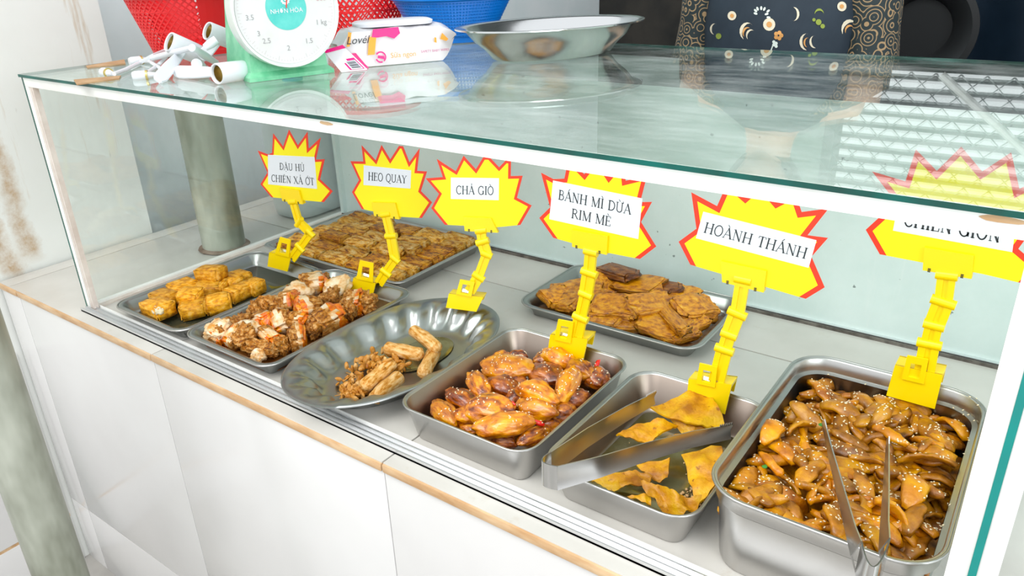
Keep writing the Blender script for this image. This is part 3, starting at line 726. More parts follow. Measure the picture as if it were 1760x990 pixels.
pool('frying_oil', 0.100, 0.267, 0.030, 0.30, 0.0030, simple('oily_film', (0.06, 0.07, 0.045), (0.12, 0.12, 0.07), 20, 0.1, metal=0.6), 'thin oil film on the floor of the golden tofu tray', 'oil')
pool('braising_sauce', 0.712, 1.0, 0.418, 0.59, 0.005, M['sauce'], 'brown sauce under the braised meat', 'sauce')
pool('wonton_crumbs_oil', 1.016, 1.157, 0.040, 0.25, 0.0030, M['oil'], 'oily film on the floor of the wonton pan', 'oil')
gl = [blob_mesh('glazed_piece', 100 + i, M[('glaze', 'glaze_light', 'glaze_dark')[i % 3]], 4, 0.95, 0.22, 1.4, 0.09, point=0.35) for i in range(9)]
GP = [(840, 215, 120, 110, 0, .034, 2, 'dark red glazed piece at the rear of the square pan'), (765, 290, 300, 130, 8, .042, 1, 'glazed piece thickly dusted with sesame at the rear left of the square pan'), (700, 225, 120, 80, -20, .036, 0, None), (640, 320, 130, 90, 50, .03, 0, None),
      (572, 412, 180, 140, 60, .040, 0, 'smooth amber glazed piece standing at the left of the pan'), (735, 425, 200, 150, 20, .034, 2, None), (840, 400, 140, 90, 0, .030, 2, None), (415, 500, 230, 120, 32, .034, 2, 'dark glazed piece with sesame near the left wall of the square pan'),
      (280, 580, 190, 130, 45, .032, 1, 'bright glazed piece alone in the left corner of the square pan'), (1020, 235, 130, 80, -20, .036, 0, None), (1120, 230, 200, 110, 25, .044, 1, None), (1260, 310, 170, 130, 20, .042, 0, None), (1180, 400, 240, 140, -60, .046, 1, 'curved light glazed piece below the fourth clip'),
      (1035, 345, 210, 170, 25, .036, 2, None), (1385, 370, 150, 150, 40, .032, 2, 'glazed piece at the right end of the square pan'), (970, 470, 260, 125, 25, .048, 1, 'bright yellow glazed piece topping the middle of the square pan'), (645, 580, 310, 140, 5, .044, 0, None), (965, 575, 270, 110, 15, .040, 1, None),
      (480, 630, 170, 120, 10, .032, 0, None), (730, 695, 350, 125, -5, .048, 1, 'longest glazed piece at the front of the square pan'), (830, 500, 150, 100, -30, .030, 2, None), (1265, 510, 150, 90, -15, .034, 2, None), (1150, 600, 170, 90, -10, .028, 0, None), (945, 760, 210, 90, -30, .030, 0, None),
      (745, 795, 170, 70, 5, .026, 2, None), (480, 705, 150, 60, 25, .022, 0, None), (1190, 500, 120, 90, 0, .03, 2, None), (560, 500, 120, 90, 0, .028, 2, None), (860, 640, 140, 90, 40, .028, 2, None), (1050, 680, 150, 80, 0, .022, 0, None)]
for i, (x, y, l, wd, a, z, mi, lab) in enumerate(GP):
    c, yaw, hl, hw = measure(680 + SC * x, 560 + SC * y, SC * l, SC * wd, a, z)
    hw = min(hw * 0.85, hl * 0.75); gm = gl[(3 * (i % 3)) + mi]
    piece('glazed_piece', gm, c + Vector((0, 0, 0.001)), (random.uniform(-.4, .4), random.uniform(-.12, .12), yaw), (hl * 1.2, hw * 1.2, min(hw * 1.05, 0.016)), lab or 'caramel glazed bread piece heaped in the square pan', 'bread piece', None if lab else 'glazed pieces heaped in the square pan'); clampbox(LAST[0], 0.787, 0.964, 0.029, 0.262, 0.011)
for x, y, z in ((365, 575, .038), (790, 540, .050), (725, 515, .046), (975, 670, .042), (1385, 265, .046)):
    c = P(680 + SC * x, 560 + SC * y, z)
    bm = bmesh.new(); tube(bm, [(-0.008, 0, 0), (-0.003, 0.001, 0.001), (0.004, 0, 0.0015), (0.009, -0.002, 0)], [0.002, 0.0036, 0.003, 0.0008], 10)
    o = obj('chili_slice', bm, M['chili'], smooth=60); o.location = c; o.rotation_euler = (0.2, -0.4, x * 0.7)
    tag(o, 'red chili slice tucked among the glazed pieces', 'chili', 'chili slices in the square pan')

# ---------------- braised meat, T6 (crop origin 880,430)
gr = [slab_mesh('braised_meat', 130 + i, M['grill'] if i != 3 else M['grill_dark'], ridges=(0, 9, 0, 0, 7)[i], amp=0.2, bend=(0.3, 0.2, 0.5, 0.2, -0.3)[i], tear=0.2) for i in range(5)]
GM = [(340, 250, 260, 90, -18, .022, 0, None), (300, 325, 190, 110, -15, .028, 2, 'braised meat piece at the left end of its tray'), (380, 350, 180, 130, 20, .026, 1, None), (640, 235, 220, 120, 5, .026, 1, None), (700, 390, 330, 180, 12, .034, 4, 'large browned meat piece behind the fourth clip arm'),
      (755, 135, 230, 90, 22, .044, 3, 'very dark meat piece sticking up at the rear of its tray'), (860, 235, 320, 110, 12, .034, 0, None), (1065, 225, 240, 90, 20, .032, 3, None), (950, 375, 300, 150, -12, .040, 1, 'scored meat piece with fanned ridges in the middle'), (1180, 310, 190, 110, 10, .030, 0, None),
      (1290, 400, 250, 190, -15, .036, 4, 'thick ridged meat piece at the right of its tray'), (1150, 480, 300, 100, 48, .036, 2, 'bent meat strip lying across the front right'), (1200, 590, 260, 100, -10, .020, 1, None), (980, 570, 310, 150, 15, .026, 0, 'flat meat piece at the front edge of its tray'),
      (620, 485, 220, 90, 12, .020, 0, None), (1430, 450, 130, 110, 0, .020, 0, None), (800, 510, 200, 80, 10, .018, 2, None), (520, 300, 200, 110, 0, .022, 0, None), (1320, 530, 180, 80, -20, .022, 1, None)]
for i, (x, y, l, wd, a, z, mi, lab) in enumerate(GM):
    c, yaw, hl, hw = measure(880 + SC * x, 430 + SC * y, SC * l, SC * wd, a, z)
    tilt = 0.5 if i != 5 else 1.0
    piece('braised_meat', gr[mi], c, (random.uniform(.1, tilt), random.uniform(-.15, .15), yaw), (hl, min(hw * 0.8, 0.026), 0.007), lab or 'braised meat piece piled in the tray by the back panel', 'meat', None if lab else 'braised meat in the back tray'); clampbox(LAST[0], 0.709, 1.003, 0.413, 0.594, 0.006)

# ---------------- fried wonton chips, T7 (crop origin 900,640)
def chip(pts, zs, seed, label, curl=0.006):
    bm = bmesh.new(); vs = []; gx, gy = sum(p[0] for p in pts) / len(pts), sum(p[1] for p in pts) / len(pts)
    pts = [(gx + (x - gx) * 1.14, gy + (y - gy) * 1.14) for x, y in pts]
    for (x, y), z in zip(pts, zs): vs.append(bm.verts.new(P(900 + SC * x, 640 + SC * y, z)))
    c = sum((v.co for v in vs), Vector()) / len(vs)
    f = bm.faces.new(vs); bmesh.ops.triangulate(bm, faces=[f])
    bmesh.ops.subdivide_edges(bm, edges=bm.edges[:], cuts=7, use_grid_fill=True)
    for v in bm.verts:
        n = noise.noise(v.co * 55 + Vector((seed, 0, 0)))
        v.co.z += curl * n + 0.0025 * noise.noise(v.co * 190 + Vector((seed, 0, 0)))
        v.co += 0.002 * Vector((noise.noise(v.co * 60), noise.noise(v.co * 60 + Vector((9, 0, 0))), 0))
        k = 0.012 * min(1, max(0, v.co.z) / 0.05)
        if v.co.z < 0.056: v.co.x = min(max(v.co.x, 1.012 - k), 1.160 + k); v.co.y = min(max(v.co.y, 0.036 - k), 0.250 + k)
        v.co.z = max(v.co.z, 0.0045)
        v.co -= c
    bmesh.ops.recalc_face_normals(bm, faces=bm.faces[:])
    bmesh.ops.solidify(bm, geom=bm.faces[:], thickness=0.0022)
    o = obj('wonton_chip', bm, M['wonton'], smooth=70); o.location = c
    return tag(o, label, 'wonton')
chip([(905, 250), (1240, 90), (1310, 240), (1372, 365), (1180, 350), (1010, 300)], [.050, .058, .055, .042, .046, .046], 1, 'largest fried wonton chip leaning against the fifth clip')
chip([(1005, 300), (1190, 345), (1380, 375), (1260, 425), (1140, 450)], [.040, .044, .040, .030, .028], 2, 'fried wonton chip just under the largest one')
chip([(665, 430), (760, 370), (930, 338), (1040, 368), (940, 430), (850, 482), (760, 450)], [.026, .036, .040, .034, .034, .028, .03], 3, 'curled fried wonton chip with a dark hollow below, left in its pan')
chip([(810, 515), (920, 455), (1065, 435), (1085, 455), (960, 500), (850, 535)], [.018, .022, .026, .022, .018, .014], 4, 'thin fried wonton chip just behind the front tong arm')
chip([(1105, 570), (1340, 530), (1360, 640), (1300, 760), (1190, 890), (1165, 780)], [.034, .042, .040, .03, .016, .024], 5, 'tall fried wonton chip along the right wall of its pan')
chip([(790, 640), (1000, 600), (990, 680), (940, 755), (860, 700)], [.022, .028, .024, .012, .018], 6, 'small fried wonton chip hanging below the front tong arm')
chip([(495, 755), (600, 690), (760, 660), (860, 700), (850, 770), (720, 780), (630, 812)], [.018, .026, .03, .026, .02, .022, .014], 7, 'fried wonton chip near the front left corner of its pan')
chip([(830, 785), (930, 775), (1020, 820), (1190, 870), (1150, 940), (1060, 992), (930, 930), (870, 860)], [.024, .034, .036, .026, .022, .014, .016, .02], 8, 'bubbly fried wonton chip at the front of its pan', 0.012)
chip([(720, 862), (860, 845), (868, 912), (800, 905)], [.012, .018, .012, .01], 9, 'little fried wonton corner poking up at the front rim')
chip([(560, 570), (700, 535), (765, 548), (650, 590)], [.012, .016, .014, .01], 10, 'flat fried wonton chip on the pan floor between the tong arms')
bm = bmesh.new()
for i in range(120):
    s = random.uniform(0.0006, 0.0022)
    p = P(900 + SC * random.uniform(1180, 1350), 640 + SC * random.uniform(850, 960), 0.005) if i < 80 else Vector((random.uniform(1.03, 1.15), random.uniform(0.05, 0.2), 0.004))
    p.x = min(p.x, 1.158 - 0.03 * random.random()); p.y = max(p.y, 0.038 + 0.02 * random.random())
    bmesh.ops.create_icosphere(bm, subdivisions=1, radius=s, matrix=Matrix.Translation(p))
tag(obj('wonton_crumbs', bm, M['roll'], smooth=179), 'pale crumbs in the front right corner of the wonton pan', 'crumbs', kind='stuff')

# ---------------- sesame strips, T8
def strip_mesh(seed, L_, W_, T_, arc, mat):
    bm = bmesh.new(); n = 10; rings = []
    for i in range(n + 1):
        u = -1 + 2 * i / n
        wd = W_ * (0.45 + 0.55 * (1 - abs(u) ** 3)) * (1 + 0.3 * noise.noise((u * 1.7, seed, 0)))
        a = u * arc; R_ = L_ / arc
        cx, cz = R_ * sin(a), R_ * (cos(a) - 1); tw = 0.5 * noise.noise((seed, u, 3))
        rr = []
        for k in range(10):
            t = 2 * pi * k / 10
            y_, z_ = wd * cos(t), T_ * sin(t) * (1 + 0.3 * noise.noise((u * 3, t, seed)))
            y2, z2 = y_ * cos(tw) - z_ * sin(tw), y_ * sin(tw) + z_ * cos(tw)
            q = noise.noise_vector(Vector((u * 3, cos(t) * 2, seed))) * 0.0014
            rr.append(Vector((cx + sin(a) * z2, y2, cz + cos(a) * z2)) + q)
        rings.append(rr)
    loops(bm, rings); me = bpy.data.meshes.new('fried_strip'); bm.to_mesh(me); bm.free()
    for q in me.polygons: q.use_smooth = True
    me.materials.append(mat); return me
rnd = random.Random(11)
sms = [strip_mesh(i, rnd.uniform(0.015, 0.025), rnd.uniform(0.0042, 0.0095), rnd.uniform(0.0022, 0.0038), rnd.uniform(0.3, 1.25), M[('strip_a', 'strip_b', 'strip_a', 'strip_c')[i % 4]]) for i in range(18)]
T8C = ((1.184 + 1.3975) / 2, 0.183)
strips = []
# bed under the visible layer
bm = bmesh.new()
g = [[None] * 14 for _ in range(20)]
for j in range(20):
    for i in range(14):
        x = T8C[0] + (i / 13 - 0.5) * 0.190; y = T8C[1] + (j / 19 - 0.5) * 0.306
        g[j][i] = bm.verts.new((x, y, 0.052 + 0.012 * noise.noise((x * 30, y * 30, 0))))
for j in range(19):
    for i in range(13):
        qx, qy = max(0, abs(i - 6) - 3.6) * 0.0146, max(0, abs(j - 9) - 6.4) * 0.0161
        if math.hypot(qx, qy) > 0.036: continue
        bm.faces.new((g[j][i], g[j][i + 1], g[j + 1][i + 1], g[j + 1][i]))
bmesh.ops.delete(bm, geom=[v for v in bm.verts if not v.link_faces], context='VERTS')
tag(obj('strip_pile_base', bm, M['strip_c'], smooth=179), 'sauce soaked lower layer of fried strips in the deep pan', 'meat strips', kind='stuff')
for layer, (z0, cnt) in enumerate(((0.060, 90), (0.070, 110), (0.079, 70))):
    for i in range(cnt):
        fx, fy = rnd.uniform(-1, 1), rnd.uniform(-1, 1)
        if layer == 2 and (fx < -0.75 and fy > 0.3): continue
        x = T8C[0] + fx * 0.092; y = T8C[1] + fy * 0.150
        z = z0 + 0.006 * noise.noise((x * 20, y * 20, 5)) - (0.006 if abs(fx) > 0.85 or abs(fy) > 0.88 else 0)
        s = rnd.uniform(0.95, 1.4)
        o = piece('fried_strip', sms[rnd.randrange(18)], (x, y, z), (rnd.gauss(0, 0.55), rnd.gauss(0, 0.25), rnd.uniform(0, 6.28)), (s, s, s), 'brown fried strip heaped with sesame in the deep right pan', 'meat strip', 'fried strips in the deep pan'); clampbox(o, 1.1935, 1.388, 0.0275, 0.3385)
        strips.append(o)
for px, py, ang, s, mi, lab in ((1575, 835, -70, 1.5, 1, 'long orange strip standing near the right post'), (1445, 700, 20, 1.25, 0, 'fried strip highest at the rear of the deep pan'),
                                (1330, 735, -50, 1.3, 1, 'orange strip by the left wall of the deep pan'), (1530, 745, 30, 1.3, 5, 'orange folded strip between the two tong tips')):
    c, yaw, hl, hw = measure(px, py, 60, 20, ang, 0.088)
    o = piece('fried_strip', sms[mi], c, (0.3, 0, yaw), (s, s * 1.1, s), lab, 'meat strip'); clampbox(o, 1.1935, 1.388, 0.0275, 0.3385); strips.append(o)

# sesame seeds scattered on what they lie on
def seeds(name, region, n, zmin, label, zr=0.3):
    dg = bpy.context.evaluated_depsgraph_get(); dg.update()
    bm = bmesh.new(); cnt = 0
    for i in range(n * 3):
        x, y = region()
        # clustered
        if noise.noise((x * 38, y * 38, 1)) < random.uniform(-0.35, 0.3): continue
        hit, loc, nor, idx, ob, mt = scn.ray_cast(dg, Vector((x, y, 0.3)), Vector((0, 0, -1)))
        if not hit or loc.z < zmin: continue
        q = nor.to_track_quat('Z', 'Y').to_matrix().to_4x4()
        m4 = Matrix.Translation(loc + nor * 0.0004) @ q @ Matrix.Rotation(random.random() * 6.28, 4, 'Z') @ Matrix.Diagonal((0.0016, 0.0009, 0.0006, 1))
        bmesh.ops.create_icosphere(bm, subdivisions=1, radius=1, matrix=m4); cnt += 1
        if cnt >= n: break
    return tag(obj(name, bm, M['sesame'], smooth=179), label, 'sesame', kind='stuff')
seeds('sesame_seeds', lambda: (random.uniform(1.195, 1.388), random.uniform(0.028, 0.338)), 900, 0.05, 'white sesame seeds scattered over the fried strips')
seeds('sesame_seeds', lambda: (random.uniform(0.79, 0.965), random.uniform(0.03, 0.265)), 260, 0.015, 'white sesame seeds sprinkled on the glazed pieces')
for px, py in ((1314, 802), (1411, 730)):
    bm = bmesh.new(); bmesh.ops.create_icosphere(bm, subdivisions=2, radius=0.0028)
    for v in bm.verts: v.co.z *= 0.4; v.co += noise.noise_vector(v.co * 500) * 0.001
    o = obj('herb_bit', bm, M['herb'], smooth=179); o.location = P(px, py, 0.088)
    tag(o, 'tiny green herb bit among the fried strips', 'herb', 'green herb bits in the deep pan')

# ================================================================ TONGS
def band(name, path, hw, mat, parent, thick=0.0012, teeth=False, cupk=0.35):
    """strip standing on edge; path points (Vector), half widths"""
    bm = bmesh.new(); rings = []; n = len(path)
    for i, p in enumerate(path):
        d = path[min(i + 1, n - 1)] - path[max(i - 1, 0)]; d.normalize()
        up = Vector((0, 0, 1)); up = (up - d * up.dot(d)).normalized(); s = d.cross(up)
        h_ = hw[i]; t = thick / 2; cup = s * h_ * cupk
        rings.append([bm.verts.new(p + up * h_ + s * t), bm.verts.new(p + s * t - cup), bm.verts.new(p - up * h_ + s * t), bm.verts.new(p - up * h_ - s * t), bm.verts.new(p - s * t - cup), bm.verts.new(p + up * h_ - s * t)])
    for i in range(n - 1):
        for k in range(6): bm.faces.new((rings[i][k], rings[i][(k + 1) % 6], rings[i + 1][(k + 1) % 6], rings[i + 1][k]))
    bm.faces.new(rings[0][::-1]); bm.faces.new(rings[-1])
    if teeth:
        p, q = path[-1], path[-3 if n > 3 else -2]; d = (p - q)
        for k in range(7):
            c = q + d * (k + 0.5) / 7; u = Vector((0, 0, hw[-1]))
            dd = d / 14
            sd = d.cross(Vector((0, 0, 1))).normalized() * thick / 2
            loops(bm, [[c - dd + u + sd, c + dd + u + sd, c + u * 1.35 + sd], [c - dd + u - sd, c + dd + u - sd, c + u * 1.35 - sd]])
    return obj(name, bm, mat, parent, 50)
def lerp_path(pts, n=6):
    pts = [Vector(p) for p in pts]; out = []
    for i in range(len(pts) - 1):
        for k in range(n): out.append(pts[i].lerp(pts[i + 1], k / n))
    out.append(pts[-1]); return out
def tongs(label, bend_c, armA, armB, wa, wb):
    t = empty('serving_tongs', bend_c); tag(t, label, 'tongs'); off = -Vector(bend_c)
    # bend: arc between the arm roots through the bend centre
    A0, B0 = armA[0], armB[0]; bc = Vector(bend_c); arc = []
    for i in range(17):
        u = i / 16; arc.append(A0 * (1 - u) ** 2 + bc * 2 * u * (1 - u) + B0 * u * u)
    arc = [p + off for p in arc]
    band('bend', arc, [wa[0]] * 17, M['steel_bright'], t, cupk=0.0)
    for nm, arm, wd in (('arm', armA, wa), ('arm', armB, wb)):
        pth = lerp_path([p + off for p in arm]); n = len(pth)
        hw = [wd[0] + (wd[1] - wd[0]) * (i / (n - 1)) for i in range(n)]
        band(nm, pth, hw, M['steel'], t, teeth=True)
    return t
zb = 0.074
A = [P(947, 797, zb), P(1010, 752, 0.072), P(1075, 712, 0.066), P(1127, 684, 0.060)]
B = [P(958, 822, zb), P(1030, 803, zb), P(1110, 777, 0.072), P(1190, 755, 0.070), P(1258, 742, 0.068)]
bend = P(912, 815, zb)
tongs('steel serving tongs lying across the wonton pan', bend, A, B, (0.0155, 0.009), (0.0155, 0.010))
# second pair, handle hanging over the front rim
A = [P(1476, 958, 0.120), P(1466, 925, 0.119), P(1445, 845, 0.110), P(1428, 780, 0.100), P(1416, 728, 0.092)]
B = [P(1524, 952, 0.119), P(1523, 915, 0.118), P(1525, 850, 0.108), P(1526, 800, 0.100), P(1527, 757, 0.094)]
bend = P(1493, 1050, 0.118)
tongs('steel serving tongs stuck upright in the sesame strips', bend, A, B, (0.0165, 0.005), (0.0165, 0.0045))

# ================================================================ LETTERS (serif strokes)
TK, TN = 0.125, 0.05
def arc_(cx, cy, rx, ry, a0, a1, n=14): return [(cx + rx * cos(radians(a0 + (a1 - a0) * i / n)), cy + ry * sin(radians(a0 + (a1 - a0) * i / n))) for i in range(n + 1)]
def ser(x, y, w_=0.13): return ([(x - w_, y), (x + w_, y)], TN)
def stem(x, y0=0.0, y1=1.0): return [([(x, y0), (x, y1)], TK), ser(x, y0 + 0.02), ser(x, y1 - 0.02)]
G = {
 'A': (0.82, [([(0.08, 0), (0.42, 1)], TN), ([(0.40, 1), (0.74, 0)], TK), ([(0.2, 0.34), (0.62, 0.34)], TN), ser(0.08, 0.02, 0.1), ser(0.74, 0.02, 0.12)]),
 'B': (0.72, stem(0.16) + [([(0.16, 0.98)] + arc_(0.36, 0.76, 0.2, 0.22, 90, -90) + [(0.16, 0.54)], 0.07), ([(0.16, 0.53)] + arc_(0.38, 0.27, 0.25, 0.26, 90, -90) + [(0.16, 0.02)], 0.08)]),
 'C': (0.76, [(arc_(0.42, 0.5, 0.35, 0.5, 50, 310, 22), 0.09), ([(0.67, 0.68), (0.67, 0.98)], TN), ([(0.66, 0.2), (0.66, 0.12)], TN)]),
 'D': (0.82, stem(0.16) + [([(0.16, 0.98)] + arc_(0.34, 0.5, 0.4, 0.48, 90, -90, 18) + [(0.16, 0.02)], 0.09)]),
 'E': (0.68, stem(0.16) + [([(0.16, 0.98), (0.58, 0.98), (0.58, 0.8)], TN), ([(0.16, 0.52), (0.46, 0.52)], TN), ([(0.46, 0.42), (0.46, 0.62)], TN), ([(0.16, 0.02), (0.6, 0.02), (0.62, 0.22)], TN)]),
 'G': (0.84, [(arc_(0.42, 0.5, 0.36, 0.5, 50, 330, 22), 0.09), ([(0.68, 0.7), (0.68, 0.98)], TN), ([(0.70, 0.05), (0.70, 0.42)], TK), ser(0.70, 0.42, 0.12)]),
 'H': (0.88, stem(0.16) + stem(0.72) + [([(0.16, 0.52), (0.72, 0.52)], TN)]),
 'I': (0.36, stem(0.18)),
 'M': (1.02, [([(0.14, 0), (0.14, 1)], TN), ([(0.12, 1), (0.5, 0.03)], TK), ([(0.5, 0.03), (0.86, 1)], TN), ser(0.14, 0.02, 0.1), ser(0.86, 0.02, 0.12), ([(0.86, 0), (0.86, 1)], TK), ser(0.12, 0.98, 0.1), ser(0.9, 0.98, 0.1)]),
 'N': (0.86, [([(0.16, 0), (0.16, 1)], TN), ([(0.14, 1), (0.70, 0)], TK), ([(0.70, 0), (0.70, 1)], TN), ser(0.16, 0.02, 0.1), ser(0.1, 0.98, 0.08), ser(0.70, 0.98, 0.11)]),
 'O': (0.84, [(arc_(0.42, 0.5, 0.35, 0.5, 0, 360, 28), 0.09)]),
 'Q': (0.84, [(arc_(0.42, 0.5, 0.35, 0.5, 0, 360, 28), 0.09), ([(0.42, 0.02), (0.6, -0.16), (0.82, -0.2)], 0.08)]),
 'R': (0.80, stem(0.16) + [([(0.16, 0.98)] + arc_(0.36, 0.75, 0.22, 0.23, 90, -90) + [(0.16, 0.52)], 0.08), ([(0.38, 0.52), (0.72, 0.01)], 0.1), ser(0.74, 0.02, 0.08)]),
 'T': (0.72, stem(0.36) + [([(0.04, 0.8), (0.06, 0.98), (0.66, 0.98), (0.68, 0.8)], TN)]),
 'U': (0.86, [([(0.16, 1), (0.16, 0.32)] + arc_(0.43, 0.3, 0.27, 0.3, 180, 360) + [(0.70, 1)], 0.09), ser(0.16, 0.98), ser(0.70, 0.98, 0.1)]),
 'X': (0.80, [([(0.1, 1), (0.70, 0)], TK), ([(0.66, 1), (0.1, 0)], TN), ser(0.1, 0.98, 0.1), ser(0.68, 0.98, 0.1), ser(0.1, 0.02, 0.1), ser(0.70, 0.02, 0.1)]),
 'Y': (0.80, [([(0.1, 1), (0.4, 0.48)], 0.1), ([(0.70, 1), (0.4, 0.48)], TN), ([(0.4, 0.48), (0.4, 0)], TK), ser(0.4, 0.02), ser(0.1, 0.98, 0.1), ser(0.70, 0.98, 0.1)]),
 ' ': (0.40, [])}
ACC = {'acute': lambda c, h: [([(c - 0.03, h + 0.08), (c + 0.12, h + 0.27)], 0.06)], 'grave': lambda c, h: [([(c + 0.03, h + 0.08), (c - 0.12, h + 0.27)], 0.06)],
       'hook': lambda c, h: [([(c - 0.06, h + 0.24), (c, h + 0.29), (c + 0.06, h + 0.24), (c, h + 0.16), (c, h + 0.08)], 0.045)], 'circ': lambda c, h: [([(c - 0.13, h + 0.07), (c, h + 0.2), (c + 0.13, h + 0.07)], 0.05)],
       'dot': lambda c, h: [([(c - 0.04, -0.2), (c + 0.04, -0.2)], 0.08)], 'horn': lambda c, h: [([(c + 0.3, 0.92), (c + 0.4, 1.0), (c + 0.36, 1.14)], 0.05)], 'bar': lambda c, h: [([(0.02, 0.52), (0.32, 0.52)], TN)]}
VN = {'Đ': ('D', ['bar']), 'Ậ': ('A', ['circ', 'dot']), 'Ủ': ('U', ['hook']), 'Ê': ('E', ['circ']), 'Ả': ('A', ['hook']), 'Ớ': ('O', ['horn', 'acute']), 'Ò': ('O', ['grave']),
      'Á': ('A', ['acute']), 'Ì': ('I', ['grave']), 'Ừ': ('U', ['horn', 'grave']), 'È': ('E', ['grave']), 'À': ('A', ['grave']), 'Ế': ('E', ['circ', 'acute'])}
def text_strokes(s):
    x = 0; out = []
    for ch in s:
        b_, acc = VN.get(ch, (ch, [])); wd, st = G[b_]
        allst = list(st)
        h = 1.0
        for a in acc:
            allst += ACC[a](wd / 2, h)
            if a == 'circ': h = 1.14
        out += [([(p[0] + x, p[1]) for p in pts], t) for pts, t in allst]; x += wd + 0.04
    return out, x
def draw_text(bm, s, u0, u1, v0, v1, mapf, asp):
    """strokes as flat ribbons; mapf(u, v) -> world point, asp = width/height of the label"""
    st, wd = text_strokes(s)
    def T(p): return (u0 + (u1 - u0) * p[0] / wd, v0 + (v1 - v0) * p[1])
    for pts, t in st:
        for a, b_ in zip(pts[:-1], pts[1:]):
            A, B = Vector((*T(a), 0)), Vector((*T(b_), 0)); A.x *= asp; B.x *= asp
            d = B - A
            if d.length < 1e-6: continue
            d.normalize(); e = d * (t * (v1 - v0) * 0.18); n = Vector((-d.y, d.x, 0)) * (t * (v1 - v0) / 2)
            q = [A - e + n, A - e - n, B + e - n, B + e + n]
            bm.faces.new([bm.verts.new(mapf(p.x / asp, p.y)) for p in q])

# ================================================================ SIGNS AND CLIPS
def inset_poly(pts, d, skip=()):
    """2D mitred inset of a polygon given as list of (x,y), ccw or cw handled"""
    n = len(pts); ar = sum(pts[i][0] * pts[(i + 1) % n][1] - pts[(i + 1) % n][0] * pts[i][1] for i in range(n))
    s = 1 if ar > 0 else -1; L = []
    for i in range(n):
        a, b_ = Vector(pts[i]), Vector(pts[(i + 1) % n]); e = (b_ - a).normalized(); nn = Vector((-e.y, e.x)) * s * (0 if i in skip else d)
        L.append((a + nn, e))
    out = []
    for i in range(n):
        p, e = L[i - 1]; q, g_ = L[i]
        cr = e.x * g_.y - e.y * g_.x
        if abs(cr) < 1e-5: out.append(q); continue
        t = ((q - p).x * g_.y - (q - p).y * g_.x) / cr; r = p + e * t
        v = Vector(pts[i])
        if (r - v).length > 4.2 * d: r = v + (r - v).normalized() * 4.2 * d
        out.append(r)
    return [tuple(o_) for o_ in out]
def plate(name, pts3, off0, off1, nrm, mat, parent):
    bm = bmesh.new(); a = [bm.verts.new(p + nrm * off0) for p in pts3]; b_ = [bm.verts.new(p + nrm * off1) for p in pts3]
    n = len(a); f1 = bm.faces.new(a); f2 = bm.faces.new(b_[::-1])
    for i in range(n): bm.faces.new((a[i], b_[i], b_[(i + 1) % n], a[(i + 1) % n]))
    bm.normal_update(); bmesh.ops.triangulate(bm, faces=[f1, f2], ngon_method='BEAUTY'); bmesh.ops.recalc_face_normals(bm, faces=bm.faces[:])
    return obj(name, bm, mat, parent)

